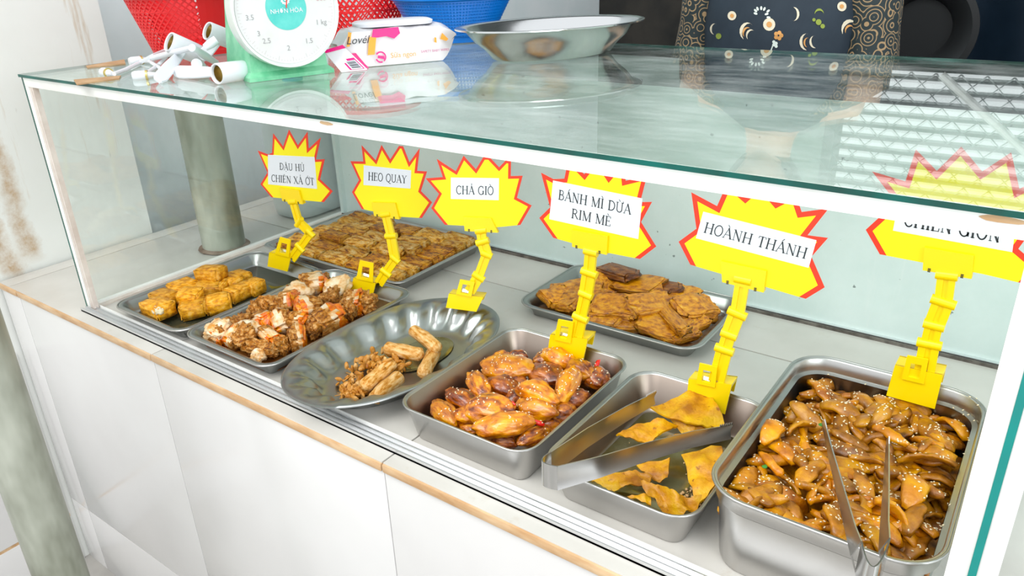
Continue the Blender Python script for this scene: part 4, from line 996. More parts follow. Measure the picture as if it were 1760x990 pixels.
def AN(px, py, y): return PN(px, py, Vector((0, y, 0)), Vector((0, 1, 0)))
def sign(k, outline, skip, label_q, lines, anchor, yaw, tilt, lab, clip, cliplab, border=0.0042):
    a, b_ = radians(yaw), radians(tilt)
    nrm = Vector((sin(a) * cos(b_), -cos(a) * cos(b_), sin(b_)))
    ux = Vector((cos(a), sin(a), 0)); uy = nrm.cross(ux); 
    if uy.z < 0: uy = -uy
    org = anchor
    pts = [PN(*q, org, nrm) for q in outline]
    base = sum(pts, Vector()) / len(pts)
    t = empty('price_card', base); tag(t, lab, 'sign'); O = -base
    loc2 = [((p - org).dot(ux), (p - org).dot(uy)) for p in pts]
    ins = inset_poly(loc2, border, skip)
    w3 = [org + ux * q[0] + uy * q[1] for q in ins]
    plate('red_border', [p + O for p in pts], -0.0008, 0.0, nrm, M['card_r'], t)
    plate('yellow_burst', [p + O for p in w3], 0.0, 0.0004, nrm, M['card_y'], t)
    lq = [PN(*q, org, nrm) + O for q in label_q]
    plate('paper_label', lq, 0.0004, 0.0008, nrm, M['paper'], t)
    TL, TR, BR, BL = lq
    asp = ((TR - TL).length + (BR - BL).length) / ((BL - TL).length + (BR - TR).length)
    def mf(u, v):
        return (BL * (1 - u) + BR * u) * (1 - v) + (TL * (1 - u) + TR * u) * v + nrm * 0.0010
    bm = bmesh.new()
    for s, u0, u1, v0, v1 in lines: draw_text(bm, s, u0, u1, v0, v1, mf, asp)
    bmesh.ops.recalc_face_normals(bm, faces=bm.faces[:])
    obj('lettering', bm, M['ink'], t)
    # ---- clip
    c = empty('sign_clip', anchor); tag(c, cliplab, 'clip'); CO = -anchor
    vn = Vector((sin(a), -cos(a), 0)); 
    def Q(px, py, off=0.0, tl=False):
        if tl: return PN(px, py, org, nrm) + nrm * off + CO
        return PN(px, py, anchor, nrm) + nrm * off + CO
    def slab(bm, quad, o0, o1):
        A = [bm.verts.new(Q(*q, o0)) for q in quad]; B = [bm.verts.new(Q(*q, o1)) for q in quad]
        fs = [bm.faces.new(A), bm.faces.new(B[::-1])]
        for i in range(len(A)): fs.append(bm.faces.new((A[i], B[i], B[(i + 1) % len(A)], A[(i + 1) % len(A)])))
        return fs
    jaw, tab, arm, top, th = clip['jaw'], clip['tab'], clip['arm'], clip['top'], clip['w']
    bm = bmesh.new(); slab(bm, jaw, 0.003, 0.006)
    l0, r0 = Vector(jaw[0]), Vector(jaw[1]); slab(bm, [tuple(l0), tuple(r0), tuple(r0.lerp(Vector(jaw[2]), 0.5)), tuple(l0.lerp(Vector(jaw[3]), 0.5))], -0.022, -0.019)
    l_, r_ = Vector(jaw[0]), Vector(jaw[1])
    slab(bm, [tuple(l_), tuple(r_), tuple(r_.lerp(Vector(jaw[2]), 0.12)), tuple(l_.lerp(Vector(jaw[3]), 0.12))], -0.0217, 0.0057)
    bmesh.ops.recalc_face_normals(bm, faces=bm.faces[:]); obj('jaw', bm, M['clamp'], c)
    # thumb tab: frame with a window, spring inside
    (x0, y0), (x1, y1), (x2, y2), (x3, y3) = tab
    TLp, TRp, BRp, BLp = [Vector(q) for q in tab]
    def bl(u, v): return tuple((TLp * (1 - u) + TRp * u) * (1 - v) + (BLp * (1 - u) + BRp * u) * v)
    bm = bmesh.new()
    for u0, u1, v0, v1 in ((0, 0.25, 0, 1), (0.75, 1, 0, 1), (0.25, 0.75, 0, 0.28), (0.25, 0.75, 0.85, 1)):
        slab(bm, [bl(u0, v0), bl(u1, v0), bl(u1, v1), bl(u0, v1)], 0.006, 0.0085)
    bmesh.ops.recalc_face_normals(bm, faces=bm.faces[:]); obj('thumb_tab', bm, M['clamp'], c)
    bm = bmesh.new(); 
    sp0, sp1 = bl(0.27, 0.72), bl(0.73, 0.76)
    pA, pB = Q(*sp0, 0.004), Q(*sp1, 0.004)
    for j in range(4):
        off = uy * (0.0014 * (j - 1.5)); tube(bm, [pA + off, pB + off], 0.0006, 6)
    obj('spring', bm, M['steel_bright'], c)
    # articulated arm: links with ball joints
    for j in range(len(arm) - 1):
        p, q = Q(*arm[j], 0.002), Q(*arm[j + 1], 0.002); d = (q - p).normalized(); s = d.cross(nrm).normalized()
        bm = bmesh.new(); hw = th * (1.0 if j % 2 == 0 else 0.85)
        for sg in ((-1, 1) if j != 1 else (-1, 1)):
            A = p + s * hw * 0.62 * sg; B = q + s * hw * 0.62 * sg
            for e in (0,):
                m4 = Matrix((( *(q - p).normalized(), 0), (*s, 0), (*nrm, 0), (0, 0, 0, 1))).transposed()
                m4.translation = (A + B) / 2
                box(bm, (-(q - p).length / 2, -hw * 0.36, -0.0028), ((q - p).length / 2, hw * 0.36, 0.0028), M4=m4)
        m4 = m4.copy(); m4.translation = (p + q) / 2
        box(bm, (-(q - p).length / 2 * 0.9, -hw * 0.5, -0.0012), ((q - p).length / 2 * 0.9, hw * 0.5, 0.0012), M4=m4)
        bmesh.ops.recalc_face_normals(bm, faces=bm.faces[:])
        obj('arm_link', bm, M['clamp'], c)
        bm = bmesh.new(); tube(bm, [q - s * hw * 1.18, q + s * hw * 1.18], 0.0056, 14)
        obj('joint', bm, M['clamp'], c, 40)
    # top gripper holding the card foot
    bm = bmesh.new()
    tq = [Vector(q) for q in top]
    A = [bm.verts.new(Q(*q, 0.0008, True)) for q in top]; B = [bm.verts.new(Q(*q, 0.005, True)) for q in top]
    bm.faces.new(A); bm.faces.new(B[::-1])
    for i in range(4): bm.faces.new((A[i], B[i], B[(i + 1) % 4], A[(i + 1) % 4]))
    back = [tq[0].lerp(tq[3], 0.5), tq[1].lerp(tq[2], 0.5), tq[2], tq[3]]
    A = [bm.verts.new(Q(*q, -0.005, True)) for q in back]; B = [bm.verts.new(Q(*q, -0.001, True)) for q in back]
    bm.faces.new(A); bm.faces.new(B[::-1])
    for i in range(4): bm.faces.new((A[i], B[i], B[(i + 1) % 4], A[(i + 1) % 4]))
    bmesh.ops.recalc_face_normals(bm, faces=bm.faces[:])
    obj('gripper', bm, M['clamp'], c)
    for f_ in (0.13, 0.80):
        e = tq[3].lerp(tq[2], f_); bm = bmesh.new()
        for j in range(3):
            pp = Q(e.x, e.y, 0.0054, True) + uy * (0.0032 - 0.0017 * j); tube(bm, [pp - ux * 0.0014, pp + ux * 0.0014], 0.0006, 6)
        obj('spring', bm, M['steel_dull'] if False else M['black_plastic'], c)
    return t

def c8(*q): return [(420 + .2506 * x, 200 + .2506 * y) for x, y in q]
def c7(*q): return [(900 + .1818 * x, 280 + .1818 * y) for x, y in q]
def c5(*q): return [(1130 + .1818 * x, 320 + .1818 * y) for x, y in q]
def cn(*q): return [(720 + .2222 * x, 200 + .2222 * y) for x, y in q]

sign(1, c8((92, 236), (165, 262), (190, 250), (197, 118), (265, 208), (305, 92), (366, 200), (432, 106), (440, 222), (523, 146), (490, 297), (550, 294), (518, 432), (605, 514), (545, 588), (185, 555), (110, 465), (158, 385)), (14,),
     c8((163, 263), (483, 278), (500, 497), (165, 465)), [('ĐẬU HỦ', 0.25, 0.78, 0.53, 0.75), ('CHIÊN XẢ ỚT', 0.07, 0.96, 0.11, 0.34)], AN(486, 445, 0.300), 12, 0,
     'yellow starburst card reading ĐẬU HỦ CHIÊN XẢ ỚT over the golden tofu tray',
     dict(jaw=[(466, 432), (503, 439), (497, 465), (463, 456)], tab=[(486, 405), (504, 410), (501, 440), (477, 434)], arm=[(503, 444), (517, 425), (535, 400), (515, 381), (505, 346)], top=[(483, 322), (516, 326), (523, 350), (488, 344)], w=0.0092),
     'yellow plastic clip with the most bent arm, gripping the golden tofu tray')
sign(2, c8((727, 308), (816, 310), (803, 198), (900, 302), (940, 196), (1000, 296), (1060, 203), (1088, 205), (1132, 316), (1202, 218), (1184, 374), (1252, 378), (1210, 513), (1287, 590), (1217, 697), (1060, 688), (805, 635), (738, 520), (786, 437)), (14, 15),
     c8((820, 335), (1145, 370), (1140, 495), (818, 470)), [('HEO QUAY', 0.1, 0.92, 0.27, 0.68)], AN(628, 490, 0.312), 20, 5,
     'yellow starburst card reading HEO QUAY over the roast pork tray',
     dict(jaw=[(610, 476), (648, 485), (642, 509), (605, 496)], tab=[(622, 445), (645, 450), (644, 483), (616, 477)], arm=[(652, 487), (664, 468), (680, 445), (673, 405), (664, 368)], top=[(641, 347), (681, 348), (688, 376), (645, 370)], w=0.0092),
     'yellow plastic clip with elbowed arm, gripping the roast pork tray')
sign(3, cn((52, 480), (185, 470), (138, 330), (285, 425), (345, 305), (440, 410), (498, 315), (545, 315), (620, 395), (672, 340), (712, 348), (710, 462), (802, 460), (758, 630), (872, 690), (785, 840), (600, 858), (200, 838), (95, 710), (155, 600)), (15, 16),
     cn((248, 473), (620, 478), (618, 648), (248, 638)), [('CHẢ GIÒ', 0.11, 0.9, 0.24, 0.62)], AN(800, 517, 0.306), 25, 8,
     'yellow starburst card reading CHẢ GIÒ over the oval platter',
     dict(jaw=[(773, 503), (832, 509), (820, 534), (768, 527)], tab=[(793, 478), (818, 482), (812, 508), (786, 503)], arm=[(808, 500), (823, 475), (837, 437), (830, 415), (827, 396)], top=[(797, 372), (845, 374), (857, 399), (800, 396)], w=0.0092),
     'yellow plastic clip with nearly straight arm, gripping the oval platter')
sign(4, c7((165, 95), (280, 155), (385, 150), (424, -42), (572, 110), (691, -45), (805, 130), (942, -33), (962, 170), (1165, 120), (1100, 372), (1212, 370), (1108, 560), (1252, 792), (1100, 908), (800, 850), (280, 708), (148, 520), (250, 420)), (14, 15),
     c7((280, 165), (1125, 335), (1085, 718), (245, 530)), [('BÁNH MÌ DỪA', 0.08, 0.9, 0.56, 0.80), ('RIM MÈ', 0.25, 0.70, 0.16, 0.40)], AN(980, 595, 0.262), 5, 0,
     'yellow starburst card reading BÁNH MÌ DỪA RIM MÈ over the square pan',
     dict(jaw=[(949, 572), (1013, 580), (1003, 625), (944, 603)], tab=[(964, 545), (990, 550), (985, 586), (957, 580)], arm=[(990, 585), (999, 545), (1008, 505), (1014, 468), (1017, 432)], top=[(985, 393), (1047, 404), (1045, 436), (986, 422)], w=0.0098),
     'yellow plastic clip with long upright arm, gripping the square pan', 0.0052)
sign(5, c5((320, 60), (563, 190), (620, 60), (650, -60), (830, 100), (975, -30), (1128, 150), (1300, 60), (1362, 245), (1618, 212), (1418, 465), (1612, 490), (1455, 668), (1580, 957), (1402, 1065), (1000, 945), (310, 742), (200, 525), (368, 402)), (14, 15),
     c5((435, 240), (1505, 510), (1430, 770), (365, 490)), [('HOÀNH THÁNH', 0.05, 0.96, 0.28, 0.66)], AN(1220, 675, 0.253), 5, 5,
     'yellow starburst card reading HOÀNH THÁNH over the wonton pan',
     dict(jaw=[(1186, 648), (1260, 658), (1248, 709), (1183, 680)], tab=[(1206, 620), (1236, 627), (1232, 662), (1200, 655)], arm=[(1232, 655), (1246, 600), (1254, 574), (1268, 538), (1278, 480)], top=[(1241, 447), (1319, 464), (1314, 501), (1243, 483)], w=0.0100),
     'yellow plastic clip standing behind the largest wonton chip', 0.006)
sign(6, [(1499, 295), (1556, 312), (1574, 257), (1610, 294), (1652, 252), (1688, 295), (1738, 262), (1752, 325), (1800, 300), (1792, 392), (1772, 398), (1750, 428), (1790, 462), (1762, 488), (1690, 471), (1512, 437), (1488, 395), (1513, 372), (1538, 345)], (13, 14),
     [(1546, 338), (1748, 370), (1740, 433), (1535, 396)], [('CHIÊN GIÒN', 0.08, 0.90, 0.20, 0.62)], AN(1573, 660, 0.330), 0, 0,
     'yellow starburst card reading CHIÊN GIÒN half hidden behind the white rail',
     dict(jaw=[(1540, 624), (1622, 641), (1608, 699), (1525, 676)], tab=[(1562, 606), (1598, 613), (1590, 655), (1552, 646)], arm=[(1590, 635), (1598, 590), (1606, 558), (1622, 518), (1628, 472)], top=[(1590, 423), (1675, 437), (1671, 477), (1587, 462)], w=0.0108),
     'largest looking yellow plastic clip, gripping the deep right pan', 0.006)

# ================================================================ THINGS ON THE GLASS TOP
ZT = H + 0.0045
# ---- plastic jug behind the left side pane
jg = empty('plastic_jug', (-0.095, 0.615, 0)); tag(jg, 'translucent white plastic jug on the counter behind the left glass side', 'jug')
bm = bmesh.new()
loops(bm, [rrect(0.09, 0.13, 0.03, 0.0006), rrect(0.12, 0.16, 0.045, 0.006), rrect(0.13, 0.17, 0.05, 0.03), rrect(0.13, 0.17, 0.05, 0.26), rrect(0.11, 0.15, 0.045, 0.29), rrect(0.045, 0.045, 0.02, 0.305), rrect(0.04, 0.04, 0.019, 0.32)])
jm, nt, b = new_mat('milky_plastic'); b.inputs['Base Color'].default_value = (0.72, 0.79, 0.79, 1); b.inputs['Roughness'].default_value = 0.3; b.inputs['Transmission Weight'].default_value = 0.25
obj('jug_body', bm, jm, jg, 60)
bm = bmesh.new(); lathe(bm, [(0.024, 0.318), (0.024, 0.338), (0.02, 0.34)], 24); obj('jug_cap', bm, M['blue_plastic'], jg, 40)

# ---- perforated baskets
def basket(name, c, r0, r1, h, mat, label, seg=72, rows=8, solid=(), diamond=True, rimh=0.010):
    t = empty(name, c); tag(t, label, 'basket')
    bm = bmesh.new()
    lathe(bm, [(r0 - 0.012, 0.001), (r0 - 0.002, 0.002), (r0, 0.012), (r0 - 0.002, 0.012), (r0 - 0.012, 0.003)], 72)
    obj('base', bm, mat, t, 50)
    # lattice wall as thin struts, with solid panels
    bm = bmesh.new(); zlo, zhi = 0.012, h - rimh
    def pt(a, f, off=0): r = r0 + (r1 - r0) * f + off; return Vector((r * cos(a), r * sin(a), zlo + (zhi - zlo) * f))
    def inside(a):
        d = math.degrees(a) % 360
        return any((s0 <= d <= s1) if s0 <= s1 else (d >= s0 or d <= s1) for s0, s1 in solid)
    def strut(a0, f0, a1, f1, wd):
        p, q = pt(a0, f0), pt(a1, f1); d = (q - p).normalized(); n = Vector((cos(a0), sin(a0), 0)); s = d.cross(n).normalized() * wd
        vs = [bm.verts.new(v) for v in (p - s, p + s, q + s, q - s)]; ws = [bm.verts.new(v - n * 0.0015) for v in (p - s, p + s, q + s, q - s)]
        bm.faces.new(vs); bm.faces.new(ws[::-1])
        for i in range(4): bm.faces.new((vs[i], ws[i], ws[(i + 1) % 4], vs[(i + 1) % 4]))
    for i in range(seg):
        a0 = 2 * pi * i / seg; a1 = 2 * pi * (i + 1) / seg; am = (a0 + a1) / 2
        if inside(am):
            for off in (0, -0.0015):
                vs = [bm.verts.new(v) for v in (pt(a0, 0, off), pt(a1, 0, off), pt(a1, 1, off), pt(a0, 1, off))]; bm.faces.new(vs)
            continue
        for j in range(rows):
            f0, f1 = j / rows, (j + 1) / rows; fm = (f0 + f1) / 2
            if diamond:
                strut(a0, f0, a1, f1, 0.0014); strut(a1, f0, a0, f1, 0.0014)
                if j % 3 == 0: strut(a0, f0, a1, f0, 0.0016)
            else:
                strut(a0, f0, a0, f1, 0.0020); strut(a0, f0, a1, f0, 0.0018)
    for f in (0.0, 1.0):
        for i in range(seg): strut(2 * pi * i / seg, f, 2 * pi * (i + 1) / seg, f, 0.003)
    obj('lattice_wall', bm, mat, t)
    bm = bmesh.new(); lathe(bm, [(r1 - 0.001, h - rimh - 0.002), (r1 + 0.001, h - rimh), (r1 + 0.008, h - rimh + 0.002), (r1 + 0.009, h), (r1 + 0.002, h), (r1 - 0.002, h - 0.004), (r1 - 0.003, h - rimh)], 72, cap0=False, cap1=False)
    obj('rim', bm, mat, t, 50)
    return t
pb = P(352, 88, ZT)
basket('plastic_basket', (pb.x, pb.y, ZT), 0.092, 0.122, 0.112, M['red_plastic'], 'red perforated plastic basket behind the white lamp holders', solid=((330, 20), (150, 200)), seg=56)
pb = Vector((0.165, 0.59, ZT))
basket('plastic_basket', (pb.x, pb.y + 0.02, ZT), 0.074, 0.098, 0.14, M['red_plastic'], 'red lattice basket between the scale and the blue basket', seg=40)
pb = Vector((0.385, 0.64, ZT))
basket('plastic_basket', (pb.x, pb.y, ZT), 0.078, 0.114, 0.088, M['blue_plastic'], 'blue perforated plastic basket behind the wipes packet', seg=110, rows=12, diamond=False)

# ---- kitchen scale
sb = P(430, 143, ZT); sr = P(575, 125, ZT); d = (sr - sb); yaw = math.atan2(d.y, d.x)
sc = empty('kitchen_scale', (sb + sr) / 2, yaw); sc.location.z = ZT; tag(sc, 'green kitchen scale with big round white dial on the glass top', 'scale')
wS = d.length
bm = bmesh.new()
loops(bm, [[Vector(p) for p in q] for q in ([(-wS / 2, 0.0, 0.0005), (wS / 2, 0.0, 0.0005), (wS / 2, 0.12, 0.0005), (-wS / 2, 0.12, 0.0005)], [(-wS / 2, 0.0, 0.006), (wS / 2, 0.0, 0.006), (wS / 2, 0.12, 0.006), (-wS / 2, 0.12, 0.006)],
            [(-wS / 2 + 0.006, 0.008, 0.012), (wS / 2 - 0.006, 0.008, 0.012), (wS / 2 - 0.006, 0.115, 0.012), (-wS / 2 + 0.006, 0.115, 0.012)],
            [(-0.040, 0.014, 0.19), (0.040, 0.014, 0.19), (0.040, 0.10, 0.19), (-0.040, 0.10, 0.19)])])
GRN = simple('chipped_green_enamel', (0.08, 0.42, 0.21), (0.20, 0.56, 0.33), 40, 0.35, bmp=0.1, coat=0.3)
obj('scale_body', bm, GRN, sc)
RD_ = 0.078; zc = 0.0935
def disc(bm, r, y, z=zc, seg=64, x=0.0, mi=0): bm.faces.new([bm.verts.new((x + r * cos(2 * pi * i / seg), y, z + r * sin(2 * pi * i / seg))) for i in range(seg)]).material_index = mi
bm = bmesh.new()
rings = []
for r, y in ((RD_, 0.012), (RD_, -0.010), (RD_ - 0.001, -0.013), (RD_ - 0.004, -0.013), (RD_ - 0.006, -0.009)):
    rings.append([Vector((r * cos(2 * pi * i / 64), y, zc + r * sin(2 * pi * i / 64))) for i in range(64)])
loops(bm, rings); obj('dial_housing', bm, simple('scale_grey_rim', (0.62, 0.68, 0.64), (0.74, 0.78, 0.74), 30, 0.3, metal=0.3), sc, 40)
bm = bmesh.new(); disc(bm, RD_ - 0.006, -0.0095); obj('dial_face', bm, simple('dial_white', (0.66, 0.67, 0.66), (0.60, 0.60, 0.56), 25, 0.4, lo=0.5, hi=0.8), sc)
bm = bmesh.new(); disc(bm, 0.0295, -0.0099, zc + 0.003); obj('dial_centre', bm, simple('dial_teal', (0.03, 0.47, 0.42), (0.12, 0.58, 0.52), 30, 0.4), sc)
bm = bmesh.new()
for i in range(100):
    a = 2 * pi * i / 100; r0 = RD_ - 0.011 - (0.004 if i % 5 == 0 else 0); r1 = RD_ - 0.009; wd = 0.0003
    s = Vector((-sin(a), 0, cos(a))) * wd; p = Vector((r0 * cos(a), -0.0098, zc + r0 * sin(a))); q = Vector((r1 * cos(a), -0.0098, zc + r1 * sin(a)))
    bm.faces.new([bm.verts.new(v) for v in (p - s, p + s, q + s, q - s)])
obj('dial_ticks', bm, simple('faded_print', (0.55, 0.5, 0.5), None, rough=0.6), sc)
bm = bmesh.new()   # round emblem on the teal centre
for i in range(24):
    a0, a1 = 2 * pi * i / 24, 2 * pi * (i + 1) / 24; r0, r1 = 0.0038, 0.0062 + (0.0008 if i % 2 else 0)
    bm.faces.new([bm.verts.new((r * cos(a), -0.0102, zc + 0.014 + r * sin(a))) for r, a in ((r0, a0), (r1, a0), (r1, a1), (r0, a1))])
disc(bm, 0.0018, -0.0102, zc + 0.014, 16); obj('emblem', bm, M['white_plastic'], sc)
def ftext(name, s, size, mat, parent, loc, rot, ext=0.0, shear=0.0):
    cu = bpy.data.curves.new(name, 'FONT'); cu.body = s; cu.size = size; cu.align_x = 'CENTER'; cu.extrude = ext
    o = bpy.data.objects.new(name, cu); COL.objects.link(o); o.parent = parent; o.location = loc; o.rotation_euler = rot
    cu.materials.append(mat); cu.resolution_u = 3; cu.shear = shear
    bpy.context.view_layer.update()
    me = bpy.data.meshes.new_from_object(o.evaluated_get(bpy.context.evaluated_depsgraph_get()))
    bpy.data.objects.remove(o)
    o = bpy.data.objects.new(name, me); COL.objects.link(o); o.parent = parent; o.location = loc; o.rotation_euler = rot
    return o
ftext('dial_lettering', 'NHƠN HÒA', 0.0085, M['white_plastic'], sc, (0, -0.0103, zc - 0.0035), (pi / 2, 0, 0))
fad = simple('faded_digits', (0.50, 0.32, 0.34), None, rough=0.6); drk = simple('grey_digits', (0.33, 0.33, 0.33), None, rough=0.6)
for s, a in (('500', 10), ('1 kg', -25), ('1.5', -60), ('2', -95), ('2.5', -130), ('3.5', 190), ('4', 155), ('3', 215)):
    r = 0.054; ftext('dial_digits', s, 0.010, fad if s == '500' else drk, sc, (r * cos(radians(a)), -0.0100, zc + r * sin(radians(a))), (pi / 2, 0, 0))
bm = bmesh.new(); tube(bm, [(0, -0.0108, zc + 0.003), (0.055 * cos(radians(78)), -0.0108, zc + 0.012 + 0.055 * sin(radians(78)))], 0.0008, 6); obj('needle', bm, M['card_r'], sc)
bm = bmesh.new(); lathe(bm, [(0.02, 0.19), (0.02, 0.205), (0.075, 0.207), (0.082, 0.218), (0.079, 0.218), (0.073, 0.209), (0.01, 0.208)], 48, c=(0, 0.055, 0)); obj('weighing_pan', bm, M['steel'], sc, 40)

# ---- packet of wipes
wa_, wb_ = P(606, 118, ZT), P(767, 104, ZT); d = wb_ - wa_; yaw = math.atan2(d.y, d.x); Lw = d.length
wp = empty('wipes_packet', (wa_ + wb_) / 2, yaw); wp.location.z = ZT; tag(wp, 'white and pink packet of wet wipes on the glass beside the scale', 'packet')
WH, WD = 0.056, 0.085
MW = simple('wipes_film_white', (0.76, 0.74, 0.76), None, rough=0.22, coat=0.3); MP = simple('wipes_pink', (0.82, 0.0, 0.20), None, rough=0.25); MO = simple('wipes_orange', (0.9, 0.36, 0.02), None, rough=0.3)
bm = bmesh.new(); ls = []
for i in range(25):
    u = -1 + 2 * i / 24; x = u * (Lw / 2 + 0.018)
    e = max(0, (abs(u) - 0.78) / 0.22); hh = WH * (1 - 0.0 * e); z0 = 0.001 + e * (WH * 0.52); z1 = WH - e * (WH * (0.12 if u > 0 else 0.42)) - 0.003
    dd = WD * (1 - 0.25 * e); y0 = e * 0.004
    if abs(u) > 0.98: z0, z1 = (z0 + z1) / 2 - 0.002, (z0 + z1) / 2 + 0.002
    ring = [Vector((x, y0 + 0.0, z0)), Vector((x, y0 - 0.003, z0 * 0.6 + z1 * 0.4)), Vector((x, y0, z1)), Vector((x, y0 + dd * 0.3, z1 + 0.003)), Vector((x, y0 + dd * 0.7, z1 + 0.003)), Vector((x, dd, z1)), Vector((x, dd + 0.002, (z0 + z1) / 2)), Vector((x, dd, z0))]
    for p in ring[1:5]: p += noise.noise_vector(p * 45) * 0.004
    ls.append(ring)
loops(bm, ls); obj('film_body', bm, MW, wp, 35)
def decal(name, pts, y, mat, z_=None):
    bm = bmesh.new(); bm.faces.new([bm.verts.new((x, y, z)) for x, z in pts]); bmesh.ops.triangulate(bm, faces=bm.faces[:]); return obj(name, bm, mat, wp)
h_ = WH
decal('pink_patch', [(-0.043, h_ * .80), (-0.04, h_ * 1.0), (0.0, h_ * 1.02), (0.002, h_ * .85), (-0.008, h_ * .72), (-0.02, h_ * .8), (-0.035, h_ * .78)], -0.0072, MP)
decal('orange_patch', [(-0.052, h_ * .34), (-0.041, h_ * .34), (-0.036, h_ * .78), (-0.040, h_ * .84), (-0.047, h_ * .8)], -0.0070, MO)
decal('orange_patch', [(-0.083, h_ * .6), (-0.078, h_ * .6), (-0.073, h_ * .95), (-0.078, h_ * .98)], -0.0072, MO)
decal('orange_patch', [(0.066, h_ * .62), (0.076, h_ * .55), (0.08, h_ * .6), (0.07, h_ * .78)], -0.0070, MO)
decal('orange_patch', [(0.056, h_ * .55), (0.060, h_ * .52), (0.060, h_ * .66), (0.057, h_ * .68)], -0.0070, MO)
decal('pink_patch', [(-0.09, h_ * .05), (-0.07, h_ * .02), (-0.052, h_ * .0), (-0.058, h_ * .12), (-0.07, h_ * .42), (-0.08, h_ * .42)], -0.0072, MP)
bm = bmesh.new()
for i in range(20):
    a0, a1 = 2 * pi * i / 20, 2 * pi * (i + 1) / 20
    if i in (8, 9, 10, 16): continue
    bm.faces.new([bm.verts.new((-0.032 + r * cos(a), -0.0074, h_ * .26 + r * sin(a))) for r, a in ((0.0065, a0), (0.0088, a0), (0.0088, a1), (0.0065, a1))])
bm.faces.new([bm.verts.new((-0.032 + x, -0.0074, h_ * .26 + z)) for x, z in ((-0.005, -0.001), (0.006, -0.004), (0.006, 0.001), (-0.004, 0.003))])
obj('round_badge', bm, MP, wp)
o = ftext('lettering', 'Lovél', 0.016, M['ink'], wp, (-0.066, -0.0078, h_ * .66), (pi / 2, 0, 0), shear=0.35)
ftext('lettering', 'Sữa ngon', 0.011, MO, wp, (0.004, -0.0088, h_ * .22), (pi / 2, 0, 0))
ftext('lettering', 'SAFETY BABY WIPES', 0.0052, simple('wipes_dark_pink', (0.5, 0.05, 0.2), None, rough=0.4), wp, (0.056, -0.0088, h_ * .29), (pi / 2, 0, 0))
# flap with barcode folded forward at the left end
bm = bmesh.new()
fl = [(-0.118, -0.006, 0.030), (-0.088, -0.004, 0.036), (-0.060, -0.030, 0.0015), (-0.100, -0.034, 0.0015)]
loops(bm, [[Vector(p) for p in fl], [Vector(p) - Vector((0, 0, 0.001)) for p in fl]]); obj('end_flap', bm, MW, wp)
def fm(u, v):
    a, b2, c2, d2 = [Vector(p) for p in fl]; return (a * (1 - u) + b2 * u) * (1 - v) + (d2 * (1 - u) + c2 * u) * v + Vector((0, -0.0006, 0.0008))
def fq(bm, u0, u1, v0, v1): bm.faces.new([bm.verts.new(fm(u, v)) for u, v in ((u0, v0), (u1, v0), (u1, v1), (u0, v1))])
bm = bmesh.new(); fq(bm, 0.0, 1, 0.0, 0.13); fq(bm, 0.35, 0.92, 0.52, 0.98); obj('pink_patch', bm, MP, wp)
bm = bmesh.new(); 
for v in [Vector((0, -0.0003, 0.0004))]:
    bm.faces.new([bm.verts.new(fm(u, w_) + v) for u, w_ in ((0.42, 0.62), (0.86, 0.62), (0.86, 0.98), (0.42, 0.98))])
obj('barcode_ground', bm, M['paper'], wp)
bm = bmesh.new()
for i in range(9):
    v0 = 0.65 + i * 0.034; bm.faces.new([bm.verts.new(fm(u, w_) + Vector((0, -0.0006, 0.0008))) for u, w_ in ((0.46, v0), (0.82, v0), (0.82, v0 + (0.02 if i % 3 else 0.012)), (0.46, v0 + (0.02 if i % 3 else 0.012)))])
obj('barcode', bm, M['ink'], wp)
# white resealable lid
bm = bmesh.new()
loops(bm, [[p + Vector((0.004, WD * 0.5, 0)) for p in rrect(0.125, 0.062, 0.025, WH + 0.001)], [p + Vector((0.004, WD * 0.5, 0)) for p in rrect(0.128, 0.066, 0.026, WH + 0.006)], [p + Vector((0.004, WD * 0.5, 0)) for p in rrect(0.118, 0.056, 0.022, WH + 0.0085)]])
obj('lid', bm, M['white_plastic'], wp, 40)
for v in wp.children: pass

# ---- oval steel dish
q0, q1, q2 = P(835, 112, ZT), P(1075, 86, ZT), P(905, 120, ZT)
ctrd = (P(950, 96, ZT)); dd = q1 - q0
yawd = math.atan2(dd.y, dd.x)
od = empty('oval_dish', ctrd, yawd); od.location.z = ZT; tag(od, 'deep oval steel dish standing on the glass top', 'dish')
bm = bmesh.new()
def el(a, b_, z): return [Vector((a * cos(2 * pi * i / 96), b_ * sin(2 * pi * i / 96), z)) for i in range(96)]
LA, LB = 0.132, 0.085
loops(bm, [el(LA * 0.74, LB * 0.66, 0.0006), el(LA * 0.80, LB * 0.72, 0.003), el(LA * 0.90, LB * 0.84, 0.018), el(LA * 1.02, LB * 0.98, 0.030), el(LA * 1.14, LB * 1.12, 0.0475), el(LA * 1.24, LB * 1.24, 0.0500), el(LA * 1.245, LB * 1.245, 0.0490), el(LA * 1.255, LB * 1.255, 0.0495), el(LA * 1.255, LB * 1.255, 0.0515),
           el(LA * 1.24, LB * 1.24, 0.0520), el(LA * 1.135, LB * 1.115, 0.0490), el(LA * 1.01, LB * 0.97, 0.0315), el(LA * 0.89, LB * 0.83, 0.0195), el(LA * 0.79, LB * 0.71, 0.005), el(LA * 0.72, LB * 0.64, 0.002)])
obj('dish_body', bm, M['steel_bright'], od, 60)

